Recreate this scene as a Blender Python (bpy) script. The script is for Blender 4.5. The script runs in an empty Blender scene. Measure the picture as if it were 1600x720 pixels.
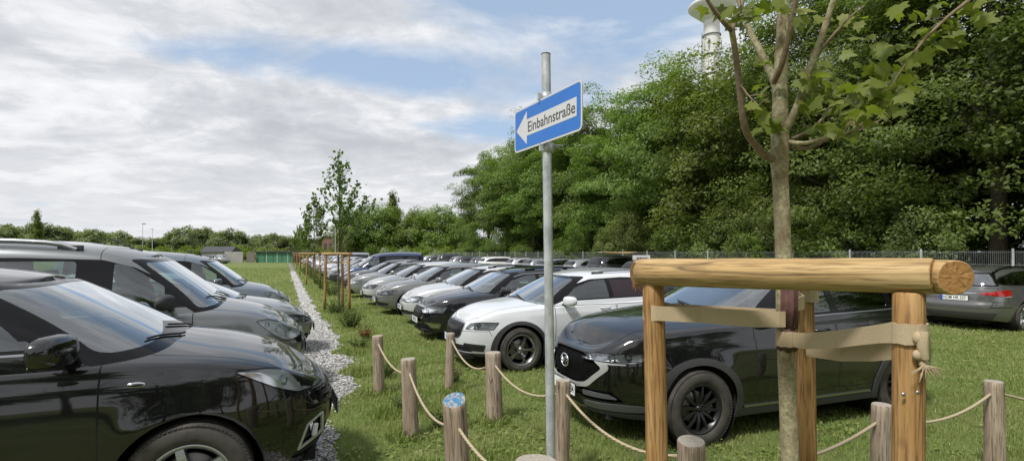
import bpy, bmesh, math, random
import numpy as np
from mathutils import Vector, Matrix
from mathutils.bvhtree import BVHTree
R = math.radians
SC = bpy.context.scene
COL = SC.collection
random.seed(7)
RNG = np.random.default_rng(11)
F = 790.0            # focal length in photograph pixels (1600 wide)
EYE = 1.78           # camera height
HOR = 395.0          # horizon row

def at(px, py_or_z, Y, z=False):
    """point in metres for a photograph column at depth Y"""
    return Vector(((px-800)/F*Y, Y, py_or_z if z else EYE-(py_or_z-HOR)/F*Y))

# ------------------------------------------------------------------ objects
def empty(name, loc=(0,0,0), rz=0, label=None, cat=None, group=None, kind=None, parent=None):
    o = bpy.data.objects.new(name, None); COL.objects.link(o)
    o.location = loc; o.rotation_euler = (0,0,rz)
    o.empty_display_size = .1
    if parent: o.parent = parent
    tag(o, label, cat, group, kind); return o
def tag(o, label=None, cat=None, group=None, kind=None):
    if label: o['label'] = label
    if cat: o['category'] = cat
    if group: o['group'] = group
    if kind: o['kind'] = kind
    return o
def link(name, me, mats, parent=None, loc=(0,0,0), rot=(0,0,0)):
    o = bpy.data.objects.new(name, me); COL.objects.link(o)
    o.location = loc; o.rotation_euler = rot
    if not isinstance(mats, (list, tuple)): mats = [mats]
    if len(me.materials) == 0:
        for m in mats: me.materials.append(m)
    if parent: o.parent = parent
    return o
def copy_tree(o, parent=None):
    c = o.copy(); COL.objects.link(c); c.parent = parent
    for ch in o.children: copy_tree(ch, c)
    return c
def all_children(o):
    out = []
    for c in o.children: out.append(c); out += all_children(c)
    return out

def fast_mesh(name, V, Fc, smooth=False):
    """V (n,3), Fc (m,k) all faces with the same corner count"""
    V = np.asarray(V, np.float32); Fc = np.asarray(Fc, np.int32)
    me = bpy.data.meshes.new(name)
    me.vertices.add(len(V)); me.vertices.foreach_set('co', V.ravel())
    m, k = Fc.shape
    me.loops.add(m*k); me.loops.foreach_set('vertex_index', Fc.ravel())
    me.polygons.add(m)
    me.polygons.foreach_set('loop_start', np.arange(0, m*k, k, dtype=np.int32))
    me.polygons.foreach_set('loop_total', np.full(m, k, np.int32))
    if smooth: me.polygons.foreach_set('use_smooth', np.ones(m, bool))
    me.update(calc_edges=True); return me

class MB:
    """collects simple solids into one mesh"""
    def __init__(s): s.v = []; s.f = []; s.sm = []
    def add(s, V, Fc, smooth=False):
        o = len(s.v); s.v += [tuple(p) for p in V]
        s.f += [tuple(o+i for i in f) for f in Fc]; s.sm += [smooth]*len(Fc)
    def box(s, c, d, rz=0, M=None, bev=0):
        x,y,z = d[0]/2,d[1]/2,d[2]/2
        if bev:
            b = min(bev,x*.9,y*.9,z*.9); bm = bmesh.new(); bmesh.ops.create_cube(bm,size=1)
            for v in bm.verts: v.co = Vector((v.co.x*d[0],v.co.y*d[1],v.co.z*d[2]))
            bmesh.ops.bevel(bm,geom=bm.edges[:],offset=b,segments=2,affect='EDGES',profile=.7)
            V=[v.co.copy() for v in bm.verts]; Fc=[[v.index for v in f.verts] for f in bm.faces]; bm.free()
        else:
            V=[Vector((a,b_,e)) for a in(-x,x) for b_ in(-y,y) for e in(-z,z)]
            Fc=[(0,1,3,2),(4,6,7,5),(0,4,5,1),(2,3,7,6),(0,2,6,4),(1,5,7,3)]
        Rm = Matrix.Rotation(rz,4,'Z') if M is None else M
        s.add([Vector(c)+(Rm@v if M is None else (M.to_3x3()@v)) for v in V],Fc,False)
    def tube(s, pts, rad, n=10, cap=True, smooth=True, jit=0, flat=1.0):
        pts=[Vector(p) for p in pts]; rad=rad if hasattr(rad,'__len__') else [rad]*len(pts)
        rings=[]; up=None
        for i,p in enumerate(pts):
            t=(pts[min(i+1,len(pts)-1)]-pts[max(i-1,0)]).normalized()
            if up is None: up=t.orthogonal().normalized() if abs(t.z)>.9 else Vector((0,0,1))
            a=(up-t*up.dot(t)).normalized(); b=t.cross(a); up=a
            rings.append([p+(a*math.cos(2*math.pi*k/n)*flat+b*math.sin(2*math.pi*k/n))*rad[i]*(1+(random.uniform(-jit,jit) if jit else 0)) for k in range(n)])
        V=[v for r in rings for v in r]; Fc=[]
        for i in range(len(rings)-1):
            for k in range(n):
                k2=(k+1)%n; Fc.append((i*n+k,i*n+k2,(i+1)*n+k2,(i+1)*n+k))
        s.add(V,Fc,smooth)
        if cap:
            s.add(rings[0],[tuple(range(n))[::-1]],False); s.add(rings[-1],[tuple(range(n))],False)
    def lathe(s, prof, n=24, M=Matrix.Identity(4), smooth=True, a0=0, a1=2*math.pi):
        """prof (r, h) about local Z"""
        full=abs(a1-a0-2*math.pi)<1e-6; m=n if full else n+1
        V=[M@Vector((r*math.cos(a0+(a1-a0)*k/n),r*math.sin(a0+(a1-a0)*k/n),h)) for r,h in prof for k in range(m)]
        Fc=[]
        for i in range(len(prof)-1):
            for k in range(n):
                k2=(k+1)%m; Fc.append((i*m+k,i*m+k2,(i+1)*m+k2,(i+1)*m+k))
        s.add(V,Fc,smooth)
    def ball(s, c, r, n=12, M=None):
        V=[];Fc=[]; r=r if hasattr(r,'__len__') else (r,r,r)
        for i in range(n//2+1):
            for k in range(n):
                th=math.pi*i/(n//2); ph=2*math.pi*k/n
                v=Vector((r[0]*math.sin(th)*math.cos(ph),r[1]*math.sin(th)*math.sin(ph),r[2]*math.cos(th)))
                V.append(Vector(c)+(M.to_3x3()@v if M else v))
        for i in range(n//2):
            for k in range(n): Fc.append((i*n+k,(i+1)*n+k,(i+1)*n+(k+1)%n,i*n+(k+1)%n))
        s.add(V,Fc,True)
    def mesh(s, name):
        me=bpy.data.meshes.new(name); me.from_pydata(s.v,[],s.f)
        me.polygons.foreach_set('use_smooth',s.sm); me.update(); return me
    def build(s, name, mat, parent=None, loc=(0,0,0), rot=(0,0,0)):
        return link(name,s.mesh(name),mat,parent,loc,rot)

# ------------------------------------------------------------------ materials
class NT:
    def __init__(s, name):
        s.m=bpy.data.materials.new(name); s.m.use_nodes=True; s.t=s.m.node_tree; s.t.nodes.clear()
        s.out=s.t.nodes.new('ShaderNodeOutputMaterial')
    def n(s, typ, **kw):
        nd=s.t.nodes.new('ShaderNode'+typ)
        for k,v in kw.items():
            if k in nd.inputs.keys() if hasattr(nd.inputs,'keys') else False: nd.inputs[k].default_value=v
            else: setattr(nd,k,v)
        return nd
    def l(s,a,b): s.t.links.new(a,b)
    def pr(s, base=(.5,.5,.5), rough=.6, metal=0, **kw):
        p=s.n('BsdfPrincipled'); p.inputs['Base Color'].default_value=(*base,1)
        p.inputs['Roughness'].default_value=rough; p.inputs['Metallic'].default_value=metal
        for k,v in kw.items(): p.inputs[k.replace('_',' ')].default_value=v
        s.l(p.outputs[0],s.out.inputs[0]); s.p=p; return p
    def noise(s, scale=5, detail=4, coord='Object', rough=.55, vec=None, mapping=None, dist=0):
        nz=s.n('TexNoise'); nz.inputs['Scale'].default_value=scale; nz.inputs['Detail'].default_value=detail
        nz.inputs['Roughness'].default_value=rough; nz.inputs['Distortion'].default_value=dist
        if vec is None:
            tc=s.n('TexCoord'); vec=tc.outputs[coord]
        if mapping:
            mp=s.n('Mapping'); mp.inputs['Scale'].default_value=mapping; s.l(vec,mp.inputs['Vector']); vec=mp.outputs[0]
        s.l(vec,nz.inputs['Vector']); return nz.outputs['Fac']
    def ramp(s, fac, stops):
        r=s.n('ValToRGB'); cr=r.color_ramp
        while len(cr.elements)<len(stops): cr.elements.new(.5)
        for e,(p,c) in zip(cr.elements,stops):
            e.position=p; e.color=(*c,1) if len(c)==3 else c
        s.l(fac,r.inputs[0]); return r.outputs[0]
    def mix(s, fac, a, b, mode='MIX'):
        m=s.n('Mix'); m.data_type='RGBA'; m.blend_type=mode
        for sock,v in((m.inputs[0],fac),(m.inputs[6],a),(m.inputs[7],b)):
            if hasattr(v,'links') or hasattr(v,'is_linked'): s.l(v,sock)
            else: sock.default_value=v if not isinstance(v,tuple) else (*v,1)[:4]
        return m.outputs[2]
    def math(s, op, a, b=0.0, clamp=False):
        m=s.n('Math'); m.operation=op; m.use_clamp=clamp
        for sock,v in((m.inputs[0],a),(m.inputs[1],b)):
            if hasattr(v,'is_linked'): s.l(v,sock)
            else: sock.default_value=v
        return m.outputs[0]
    def bump(s, h, strength=.3, dist=.01):
        b=s.n('Bump'); b.inputs['Strength'].default_value=strength; b.inputs['Distance'].default_value=dist
        s.l(h,b.inputs['Height']); s.l(b.outputs[0],s.p.inputs['Normal']); return b
def simple(name, base, rough=.6, metal=0, bump=None, var=0, **kw):
    m=NT(name); p=m.pr(base,rough,metal,**kw)
    if var or bump:
        nz=m.noise(bump[0] if bump else 6,5)
        if var:
            c=m.ramp(nz,[(.3,tuple(x*(1-var) for x in base)),(.7,tuple(min(1,x*(1+var)) for x in base))]); m.l(c,p.inputs['Base Color'])
        if bump: m.bump(nz,bump[1],bump[2] if len(bump)>2 else .01)
    return m.m
def pchip(pts):
    xs=np.array([p[0] for p in pts],float); ys=np.array([p[1] for p in pts],float)
    if xs[0]>xs[-1]: xs=xs[::-1]; ys=ys[::-1]
    h=np.diff(xs); d=np.diff(ys)/h; m=np.zeros(len(xs))
    for i in range(1,len(xs)-1):
        if d[i-1]*d[i]>0:
            w1=2*h[i]+h[i-1]; w2=h[i]+2*h[i-1]; m[i]=(w1+w2)/(w1/d[i-1]+w2/d[i])
    m[0]=d[0]; m[-1]=d[-1]
    def f(x):
        x=np.clip(x,xs[0],xs[-1]); i=np.clip(np.searchsorted(xs,x)-1,0,len(h)-1)
        t=(x-xs[i])/h[i]
        r=(2*t**3-3*t**2+1)*ys[i]+(t**3-2*t**2+t)*h[i]*m[i]+(-2*t**3+3*t**2)*ys[i+1]+(t**3-t**2)*h[i]*m[i+1]
        return r
    return f
# ------------------------------------------------------------------ car materials
def mk_paint():
    m=NT('car_paint'); oi=m.n('ObjectInfo'); p=m.pr((.1,.1,.1),.32)
    dust=m.noise(3.5,6,rough=.65); d2=m.noise(160,2)
    p.inputs['Specular IOR Level'].default_value=.12; f=m.math('MULTIPLY',m.ramp(dust,[(.42,(0,0,0)),(.8,(1,1,1))]),.012)
    col=m.mix(f,oi.outputs['Color'],(.38,.37,.35)); m.l(col,p.inputs['Base Color'])
    m.l(oi.outputs['Alpha'],p.inputs['Metallic'])
    p.inputs['Coat Weight'].default_value=1.0; p.inputs['Coat IOR'].default_value=1.68
    m.l(m.math('ADD',m.math('MULTIPLY',dust,.03),.005),p.inputs['Coat Roughness'])
    b=m.n('Bump'); b.inputs['Strength'].default_value=.012; b.inputs['Distance'].default_value=.002
    m.l(d2,b.inputs['Height']); m.l(b.outputs[0],p.inputs['Coat Normal'])
    # inner side of the sheet metal is dark trim
    g=m.n('NewGeometry'); ms=m.n('MixShader'); dk=m.n('BsdfDiffuse'); dk.inputs[0].default_value=(.015,.015,.016,1)
    m.l(g.outputs['Backfacing'],ms.inputs[0]); m.l(p.outputs[0],ms.inputs[1]); m.l(dk.outputs[0],ms.inputs[2])
    m.l(ms.outputs[0],m.out.inputs[0]); return m.m
def mk_glass(name, tint, refl=1.0, rough=.0, film=.0):
    m=NT(name); tr=m.n('BsdfTransparent'); tr.inputs[0].default_value=(*tint,1)
    gl=m.n('BsdfGlossy'); gl.inputs[0].default_value=(.95,.98,1,1); gl.inputs['Roughness'].default_value=rough
    fr=m.n('Fresnel'); fr.inputs[0].default_value=1.52
    f=m.math('ADD',m.math('MULTIPLY',fr.outputs[0],refl),film,True)
    ms=m.n('MixShader'); m.l(f,ms.inputs[0]); m.l(tr.outputs[0],ms.inputs[1]); m.l(gl.outputs[0],ms.inputs[2])
    m.l(ms.outputs[0],m.out.inputs[0]); return m.m
PAINT=mk_paint()
M={}
M['glass']=mk_glass('car_window_glass',(.56,.70,.66),1.7,0,.08)
M['screen_glass']=mk_glass('windscreen_glass',(.66,.80,.78),2.0,0,.17)
M['dark_glass']=mk_glass('privacy_glass',(.05,.05,.055),1.2,0,.02)
M['lamp_glass']=mk_glass('lamp_cover',(.93,.95,.96),1.2,0,.03)
M['black']=simple('gloss_black_trim',(.005,.005,.006),.10,0,Specular_IOR_Level=.30)
M['plastic']=simple('black_plastic',(.022,.022,.024),.62,bump=(220,.25,.001))
M['clad']=simple('grey_plastic_cladding',(.04,.041,.043),.6,bump=(220,.25,.001))
M['seam']=simple('dark_gap',(.004,.004,.004),.9)
M['chrome']=simple('chrome',(.82,.83,.84),.12,1)
M['satin']=simple('satin_metal',(.42,.43,.45),.28,1)
M['alloy']=simple('silver_alloy',(.5,.51,.53),.3,.9)
M['alloy_dark']=simple('black_alloy',(.018,.018,.02),.32,.2)
M['alloy_grey']=simple('machined_alloy',(.33,.33,.34),.26,.9)
def mk_tyre():
    m=NT('tyre_rubber'); p=m.pr((.03,.03,.03),.78); nz=m.noise(9,5)
    m.l(m.ramp(nz,[(.35,(.035,.032,.029)),(.75,(.085,.076,.064))]),p.inputs['Base Color']); m.bump(m.noise(90,3),.4,.003); return m.m
M['tyre']=mk_tyre()
M['lampsilver']=simple('lamp_inner_silver',(.80,.82,.84),.35,0); M['wing']=simple('bright_satin_chrome',(.62,.63,.63),.34,.55); M['fin']=simple('fin_highlight_grey',(.10,.105,.11),.3); M['slat']=simple('grille_slat',(.035,.035,.037),.18)  # fin: grey base colour stands in for highlights reflected on the lower bumper
M['disc']=simple('brake_disc',(.22,.2,.19),.4,.9)
M['liner']=simple('wheel_arch_liner',(.008,.008,.008),.95)
M['seat']=simple('seat_fabric',(.03,.03,.033),.85,bump=(120,.3,.002))
M['seat_grey']=simple('grey_seat_fabric',(.10,.10,.11),.85,bump=(120,.3,.002))
M['dash']=simple('dashboard_plastic',(.025,.025,.027),.6)
M['reflector']=simple('lamp_reflector',(.62,.64,.67),.13,1)
M['lampdark']=simple('lamp_inner_black',(.02,.02,.022),.25)
M['red']=simple('red_lamp_lens',(.35,.008,.01),.12,0,Coat_Weight=1.0)
M['redlight']=simple('white_lamp_lens',(.6,.55,.55),.15,0,Coat_Weight=1.0)
M['amber']=simple('amber_lens',(.75,.28,.03),.2)
M['plate']=simple('plate_white',(.78,.79,.78),.4)
M['plate_black']=simple('plate_black',(.015,.015,.015),.5)
M['plate_blue']=simple('plate_blue',(.02,.08,.42),.4)
M['mirrorglass']=simple('mirror_glass',(.7,.72,.75),.03,1)
M['sunshade']=simple('violet_black_sun_shade',(.022,.014,.02),.75,bump=(30,.25,.01))
def mk_grille():
    m=NT('grille_mesh'); p=m.pr((.004,.004,.004),.7); p.inputs['Specular IOR Level'].default_value=.04; tc=m.n('TexCoord')
    v=m.n('TexVoronoi'); v.feature='DISTANCE_TO_EDGE'; v.inputs['Scale'].default_value=85; m.l(tc.outputs['Object'],v.inputs['Vector'])
    m.l(m.ramp(v.outputs['Distance'],[(.05,(.012,.012,.012)),(.16,(.0008,.0008,.0008))]),p.inputs['Base Color'])
    m.bump(v.outputs['Distance'],.9,.01); return m.m
M['grille']=mk_grille()
# ------------------------------------------------------------------ car generator
# local frame: +X to the nose, front axle at x=0, ground z=0, +Y = the car's left
from mathutils.interpolate import poly_3d_calc
def unit_half(Af, Ar, b, nf, nr, N, shift=0):
    t=np.concatenate([np.linspace(0,1,1200)**1.5*math.pi/2, math.pi-(np.linspace(1,0,1200)[1:]**1.5)*math.pi/2])
    c,s_=np.cos(t),np.sin(t); fr=c>=0
    ex=np.where(fr,2/nf,2/nr)
    cx=np.sign(c)*np.abs(c)**ex; cy=np.abs(s_)**ex
    cy[0]=0; cy[-1]=0; cx[0]=1; cx[-1]=-1
    X=np.where(cx>=0,cx*Af,cx*Ar); Y=cy*b
    L=np.concatenate([[0],np.cumsum(np.hypot(np.diff(X),np.diff(Y)))])
    q=np.linspace(0,L[-1],N+1)
    return np.interp(q,L,cx),np.interp(q,L,cy)
def rpoly(P, r=.03, k=4):
    """round the corners of a convex polygon"""
    out=[]; n=len(P); P=[Vector((p[0],p[1])) for p in P]
    rr=r if hasattr(r,'__len__') else [r]*n
    for i in range(n):
        a,b,c=P[i-1],P[i],P[(i+1)%n]; u=(a-b); v=(c-b)
        ri=min(rr[i],u.length*.48,v.length*.48)
        if ri<1e-4: out.append(b); continue
        p0=b+u.normalized()*ri; p1=b+v.normalized()*ri
        for j in range(k+1):
            t=j/k; out.append(p0*(1-t)**2+b*2*t*(1-t)+p1*t*t)
    return out
def ccw(P):
    A=sum(P[i-1][0]*P[i][1]-P[i][0]*P[i-1][1] for i in range(len(P)))
    return P if A>0 else P[::-1]
def offs(P, d):
    """offset convex CCW polygon outward by d"""
    P=ccw([Vector((p[0],p[1])) for p in P]); n=len(P); out=[]
    for i in range(n):
        a,b,c=P[i-1],P[i],P[(i+1)%n]
        e1=(b-a); e2=(c-b)
        if e1.length<1e-6 or e2.length<1e-6: continue
        n1=Vector((e1.y,-e1.x)).normalized(); n2=Vector((e2.y,-e2.x)).normalized()
        m=(n1+n2); k=1+n1.dot(n2); out.append(b+m*d/max(k,.3))
    return out
def circ(cx,cz,r,n=30,a0=0,a1=360): return [(cx+r*math.cos(R(a0+(a1-a0)*i/n)),cz+r*math.sin(R(a0+(a1-a0)*i/n))) for i in range(n if a1-a0==360 else n+1)]

VIEWS={'side':(Vector((1,0,0)),Vector((0,0,1))),'front':(Vector((0,1,0)),Vector((0,0,1))),'top':(Vector((1,0,0)),Vector((0,1,0)))}
def cut_poly(bm, faces, P, view):
    e1,e2=VIEWS[view]; P=ccw([Vector((p[0],p[1])) for p in P])
    x0=min(p.x for p in P);x1=max(p.x for p in P);y0=min(p.y for p in P);y1=max(p.y for p in P)
    sel=[]
    for f in faces:
        a=[v.co.dot(e1) for v in f.verts]; b=[v.co.dot(e2) for v in f.verts]
        if max(a)>=x0 and min(a)<=x1 and max(b)>=y0 and min(b)<=y1: sel.append(f)
    for i in range(len(P)):
        if not sel: return []
        p,q=P[i-1],P[i]; d=q-p
        if d.length<1e-6: continue
        n2=Vector((d.y,-d.x)).normalized(); no=e1*n2.x+e2*n2.y; k0=n2.dot(p)
        D={}
        def dist(v):
            r=D.get(v)
            if r is None:
                r=v.co.dot(no)-k0
                if abs(r)<2e-5: r=0.0
                D[v]=r
            return r
        out=[]
        for f in sel:
            ds=[dist(v) for v in f.verts]; mn=min(ds); mx=max(ds)
            if mn>=0: continue
            if mx<=0: out.append(f); continue
            for e in list(f.edges):
                va,vb=e.verts; da,db=dist(va),dist(vb)
                if da*db<0:
                    ne,nv=bmesh.utils.edge_split(e,va,da/(da-db)); D[nv]=0.0
            vs=[l.vert for l in f.loops]; on=[v for v in vs if D[v]==0.0]
            if len(on)<2: out.append(f); continue
            # the two on-plane corners that part the sides
            n=len(vs); pr=[]
            for j,v in enumerate(vs):
                if D[v]!=0.0: continue
                a_=next((D[vs[(j-m)%n]] for m in range(1,n) if D[vs[(j-m)%n]]!=0.0),0)
                b_=next((D[vs[(j+m)%n]] for m in range(1,n) if D[vs[(j+m)%n]]!=0.0),0)
                if a_*b_<0: pr.append(v)
            if len(pr)<2: out.append(f); continue
            try: nf=bmesh.utils.face_split(f,pr[0],pr[1])
            except ValueError: nf=None
            for g in (f,nf[0] if nf else None):
                if g is None: continue
                if sum(D[v] for v in g.verts)<0: out.append(g)
        sel=out
    return sel

def make_tyre_mesh(rt, w, rim):
    b=MB(); s=rt-rim
    prof=[(rim-.008,-w*.36),(rim+.012,-w*.46),(rim+s*.35,-w*.52),(rim+s*.72,-w*.5),(rt-.018,-w*.44),(rt-.005,-w*.39),(rt,-w*.3),
          (rt,-w*.17),(rt-.009,-w*.165),(rt-.009,-w*.14),(rt,-w*.135),(rt+.001,-w*.02),(rt-.009,-w*.018),(rt-.009,w*.018),(rt+.001,w*.02),(rt,w*.135),(rt-.009,w*.14),(rt-.009,w*.165),(rt,w*.17),
          (rt,w*.3),(rt-.005,w*.39),(rt-.018,w*.44),(rim+s*.72,w*.5),(rim+s*.35,w*.52),(rim+.012,w*.46),(rim-.008,w*.36)]
    b.lathe(prof,56,Matrix.Rotation(R(-90),4,'X'))
    # tread blocks
    n=78
    for k in range(n):
        a=2*math.pi*k/n
        for sgn in(-1,1):
            M4=Matrix.Rotation(a,4,'Y')
            for (dy,ln,dx) in ((w*.40,w*.13,.013),):
                c=M4@Vector((rt-.0155,sgn*dy,0)); b.box(c,(.02,ln,.019),M=M4@Matrix.Rotation(sgn*R(12),4,'Z'))
    return b.mesh('tyre')
def make_rim_meshes(rim, w, style, n):
    """faces +Y outward; returns (rim mesh, back mesh)"""
    Mx=Matrix.Rotation(R(-90),4,'X')  # local z -> +y
    o=w*.40
    b=MB(); b.lathe([(rim-.006,-o),(rim-.02,-o*.6),(rim-.03,o*.2),(rim-.02,o*.75),(rim-.002,o),(rim+.006,o+.004),(rim+.006,o+.009),(rim-.008,o+.007),(rim-.016,o-.006),(rim-.03,o-.03)],56,Mx)
    hub=.055; d=o-.012
    def spoke(a0,a1,w0,w1,r0,r1,y0,y1,th=.028):
        # tapered bar from (r0,a0) to (r1,a1)
        V=[];K=6
        for i in range(K+1):
            t=i/K; r=r0+(r1-r0)*t; a=a0+(a1-a0)*t; hw=(w0+(w1-w0)*t)/2; y=y0+(y1-y0)*t+.018*math.sin(math.pi*t)
            cx,cz=math.cos(a)*r,math.sin(a)*r; tx,tz=-math.sin(a),math.cos(a)
            for (q,yy) in((-hw,y-th),(-hw*.8,y),(hw*.8,y),(hw,y-th)): V.append((cx+tx*q,yy,cz+tz*q))
        Fc=[]
        for i in range(K):
            for j in range(4): Fc.append((i*4+j,i*4+(j+1)%4,(i+1)*4+(j+1)%4,(i+1)*4+j))
        b.add(V,Fc,False)
    for k in range(n):
        a=2*math.pi*k/n+.3
        if style=='single': spoke(a,a,.034,.02,hub*.7,rim-.015,d-.02,d)
        elif style=='split':
            spoke(a,a+.10,.03,.018,hub*.7,rim-.015,d-.02,d); spoke(a,a-.10,.03,.018,hub*.7,rim-.015,d-.02,d)
        elif style=='turbine':
            spoke(a-.16,a+.02,.026,.030,hub*.6,rim-.012,d-.015,d); spoke(a+.16,a+.16,.026,.018,hub*.6,rim-.012,d-.015,d)
        elif style=='five': spoke(a,a,.075,.055,hub*.6,rim-.015,d-.015,d)
    b.lathe([(0,d-.004),(.022,d-.004),(.028,d-.01),(.03,d-.02),(hub,d-.022),(hub+.008,d-.03),(hub+.012,-.01)],28,Mx)
    for k in range(5):
        a=2*math.pi*k/5; b.lathe([(0,d-.012),(.008,d-.012),(.009,d-.03)],8,Matrix.Translation((.043*math.cos(a),0,.043*math.sin(a)))@Mx)
    bk=MB(); bk.lathe([(.0,.005),(.15,.005),(.155,-.002),(.155,-.02)],36,Mx)
    bk.box((.10,.0,.09),(.08,.06,.10))
    return b.mesh('rim'),bk.mesh('brake')
WHEELS={}
def wheel(parent, x, side, spec, y):
    key=(spec['rt'],spec['rim'],spec['rstyle'],spec['rn'])
    if key not in WHEELS: WHEELS[key]=(make_tyre_mesh(spec['rt'],.215,spec['rim']),)+make_rim_meshes(spec['rim'],.215,spec['rstyle'],spec['rn'])
    t,rm,bk=WHEELS[key]
    e=link('wheel',t,M['tyre'],parent,(x,side*y,spec['rt']-.012),(0,random.uniform(0,6),0 if side>0 else math.pi))
    r=bpy.data.objects.new('rim',rm); COL.objects.link(r); r.parent=e
    if not rm.materials: rm.materials.append(M['alloy'])
    r.material_slots[0].link='OBJECT'; r.material_slots[0].material=M[spec['rmat']]
    link('brake_disc',bk,M['disc'],e); return e

class Car:
    def __init__(c, s):
        c.s=s; c.bm=bm=bmesh.new(); c.L=bm.faces.layers.int.new('pid'); c.MT=bm.faces.layers.int.new('mt')
        c.parts=[dict(name='body',mat=PAINT,off=0,skirt=.02),dict(name='body',mat=PAINT,off=0,skirt=.02)]
        W=s['W']; wb=s['wb']; xc=-wb*.5; nose=s['fo']; tail=-wb-s['ro']; Af=nose-xc; Ar=xc-tail
        insF,insR,insS=pchip(s['insF']),pchip(s['insR']),pchip(s['insS'])
        zsh=pchip(s['zsh']); zc=pchip(s['zc']); zb=pchip(s['zb']); led=[(pchip(l[0]),l[1],l[2]) for l in s.get('ledges',[])]
        N=s.get('N',120); cx,cy=unit_half(Af,Ar,W,s['nf'],s['nr'],N)
        vs=np.concatenate([np.linspace(0,.86,20),[.895,.925,.95,.97,.985,1.0]]); NV=len(vs)
        rf=s.get('fillet',.05); rt=s['rt']; fl=s.get('flare',.02)
        def P(i,z,x_hint,edge):
            d=edge-z; fr=1+2.2*math.exp(-((nose-x_hint)/.25)**2)*s.get('nosefil',1); r=rf*fr
            fil=r-math.sqrt(max(0,r*r-max(0,r-d)**2)) if d<r else 0
            A=(Af-insF(z)) if cx[i]>=0 else (Ar-insR(z))
            ex=abs(cx[i])**6
            x=xc+cx[i]*(A-fil*ex)
            y=(W-insS(z)-fil*(1-ex*.6))*cy[i]
            for f_,dep,wd in led: y-=dep*(1/(1+math.exp(-(z-f_(x_hint))/wd)))*min(1,abs(cy[i])**4)*(1-ex)
            for wx in(0,-wb):
                rr=math.hypot(x-wx,z-rt+.012); y+=fl*math.exp(-((rr-(s['ra']-.01))/.10)**2)*abs(cy[i])**6
            return x,y
        c.T=T=np.zeros((N+1,NV,3)); XH=np.zeros(N+1)
        for i in range(N+1):
            xh=xc+cx[i]*(Af if cx[i]>=0 else Ar); z0=float(zb(xh)); z1=float(zsh(xh)); XH[i]=float(zc(xh))
            for j,v in enumerate(vs):
                z=z0+v*(z1-z0); x,y=P(i,z,xh,z1); T[i,j]=(x,y,z)
        c.zsh,c.zc=zsh,zc
        def ztop(x,y,yr,pw=s.get('crown',2.6)):
            e=float(zsh(x)); k=float(zc(x)); return k-(k-e)*min(1,abs(y)/max(yr,1e-3))**pw
        yrim=pchip([(T[i,-1,0]+1e-7*i*-1,T[i,-1,1]) for i in range(N,-1,-1)]) if False else None
        rx=T[:,-1,0][::-1]; ry=T[:,-1,1][::-1]
        c.yr=lambda x: float(np.interp(x,rx,ry))
        c.ztop=lambda x,y: ztop(x,y,c.yr(x))
        # --- greenhouse numbers
        g=s['g']; xg=g['xc']; b0,b1=g['b0'],g['b1']
        gx,gy=unit_half(g['x0']-xg,xg-g['x1'],b0,g['nf'],g['nr'],N)
        NG=18; roofc=pchip(g['roofc']); roofe=pchip(g['roofe']); c.roofc=roofc
        G=np.zeros((N+1,NG,3))
        for i in range(N+1):
            for j in range(NG):
                v=j/(NG-1)
                A0=(g['x0']-xg) if gx[i]>=0 else (xg-g['x1']); A1=(g['t0']-xg) if gx[i]>=0 else (xg-g['t1'])
                bl=g['bulge']*4*v*(1-v)
                A=A0+(A1-A0)*v+(bl*(1.0 if gx[i]>=0 else g.get('rb',1.6)))
                bb=b0+(b1-b0)*(v**1.15)+bl*.8
                x=xg+gx[i]*A; y=bb*gy[i]*(1-g.get('tap',.06)*max(0,(xg-x)/(xg-g['x1']))**2)
                xb=xg+gx[i]*A0; xt=xg+gx[i]*A1
                zb_=c.ztop(xb,b0*gy[i])-.025; zt=float(roofe(xt))
                # the roof skin falls towards the edge; front and rear edges follow the crown
                k=1-abs(gy[i])**3; zt=zt+(float(roofc(xt))-zt)*k
                G[i,j]=(x,y,zb_+v*(zt-zb_))
        c.G=G
        def shell(rows, top, pid):
            """rows (N+1,NV,3) left half; top(x,y,ym,z0)->z ; builds both halves"""
            NVv=rows.shape[1]; idx={}; new=bm.verts.new
            def V(p,key):
                if key not in idx: idx[key]=new(p)
                return idx[key]
            def vid(i,j,sd):
                p=rows[i,j]; sy=sd if 0<i<N else 1
                return V((p[0],(p[1]*sd if 0<i<N else 0),p[2]),(i,j,sy))
            NW=14
            def tid(i,k,sd):
                if k==0: return vid(i,NVv-1,sd)
                p=rows[i,-1]; w=k/NW; y=p[1]*(1-w)
                sy=sd if k<NW and 0<i<N else 1
                if i in(0,N): return vid(i,NVv-1,1)
                return V((p[0],y*(sd if k<NW else 0),top(p[0],y,p[1],i,p[2])),('t',i,k,sy))
            for sd in(1,-1):
                for i in range(N):
                    for j in range(NVv-1):
                        q=[vid(i,j,sd),vid(i+1,j,sd),vid(i+1,j+1,sd),vid(i,j+1,sd)]
                        c.face(q if sd>0 else q[::-1],pid)
                    for k in range(NW):
                        q=[tid(i,k,sd),tid(i+1,k,sd),tid(i+1,k+1,sd),tid(i,k+1,sd)]
                        c.face(q if sd>0 else q[::-1],pid)
            return idx
        def toproof(x,y,ym,i,zr):
            k=float(roofc(x)); e=float(roofe(x)); return k-(k-e)*min(1,abs(y)/max(ym,1e-3))**3.0
        it=shell(T,lambda x,y,ym,i,zr: XH[i]-(XH[i]-zr)*min(1,abs(y)/max(ym,1e-3))**s.get('crown',2.6),0)
        ig=shell(G,toproof,1)
        # soften the roof rim
        rim=[v for k,v in ig.items() if (len(k)==3 and k[1]>=NG-2) or (k[0]=='t' and k[2]<=2)]
        for _ in range(g.get('soft',5)): bmesh.ops.smooth_vert(bm,verts=[v for v in rim if v.is_valid],factor=.5,use_axis_x=True,use_axis_y=True,use_axis_z=True)
        rim2=[v for k,v in it.items() if (len(k)==3 and k[1]>=NV-2) or (k[0]=='t' and k[2]<=1)]
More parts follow.
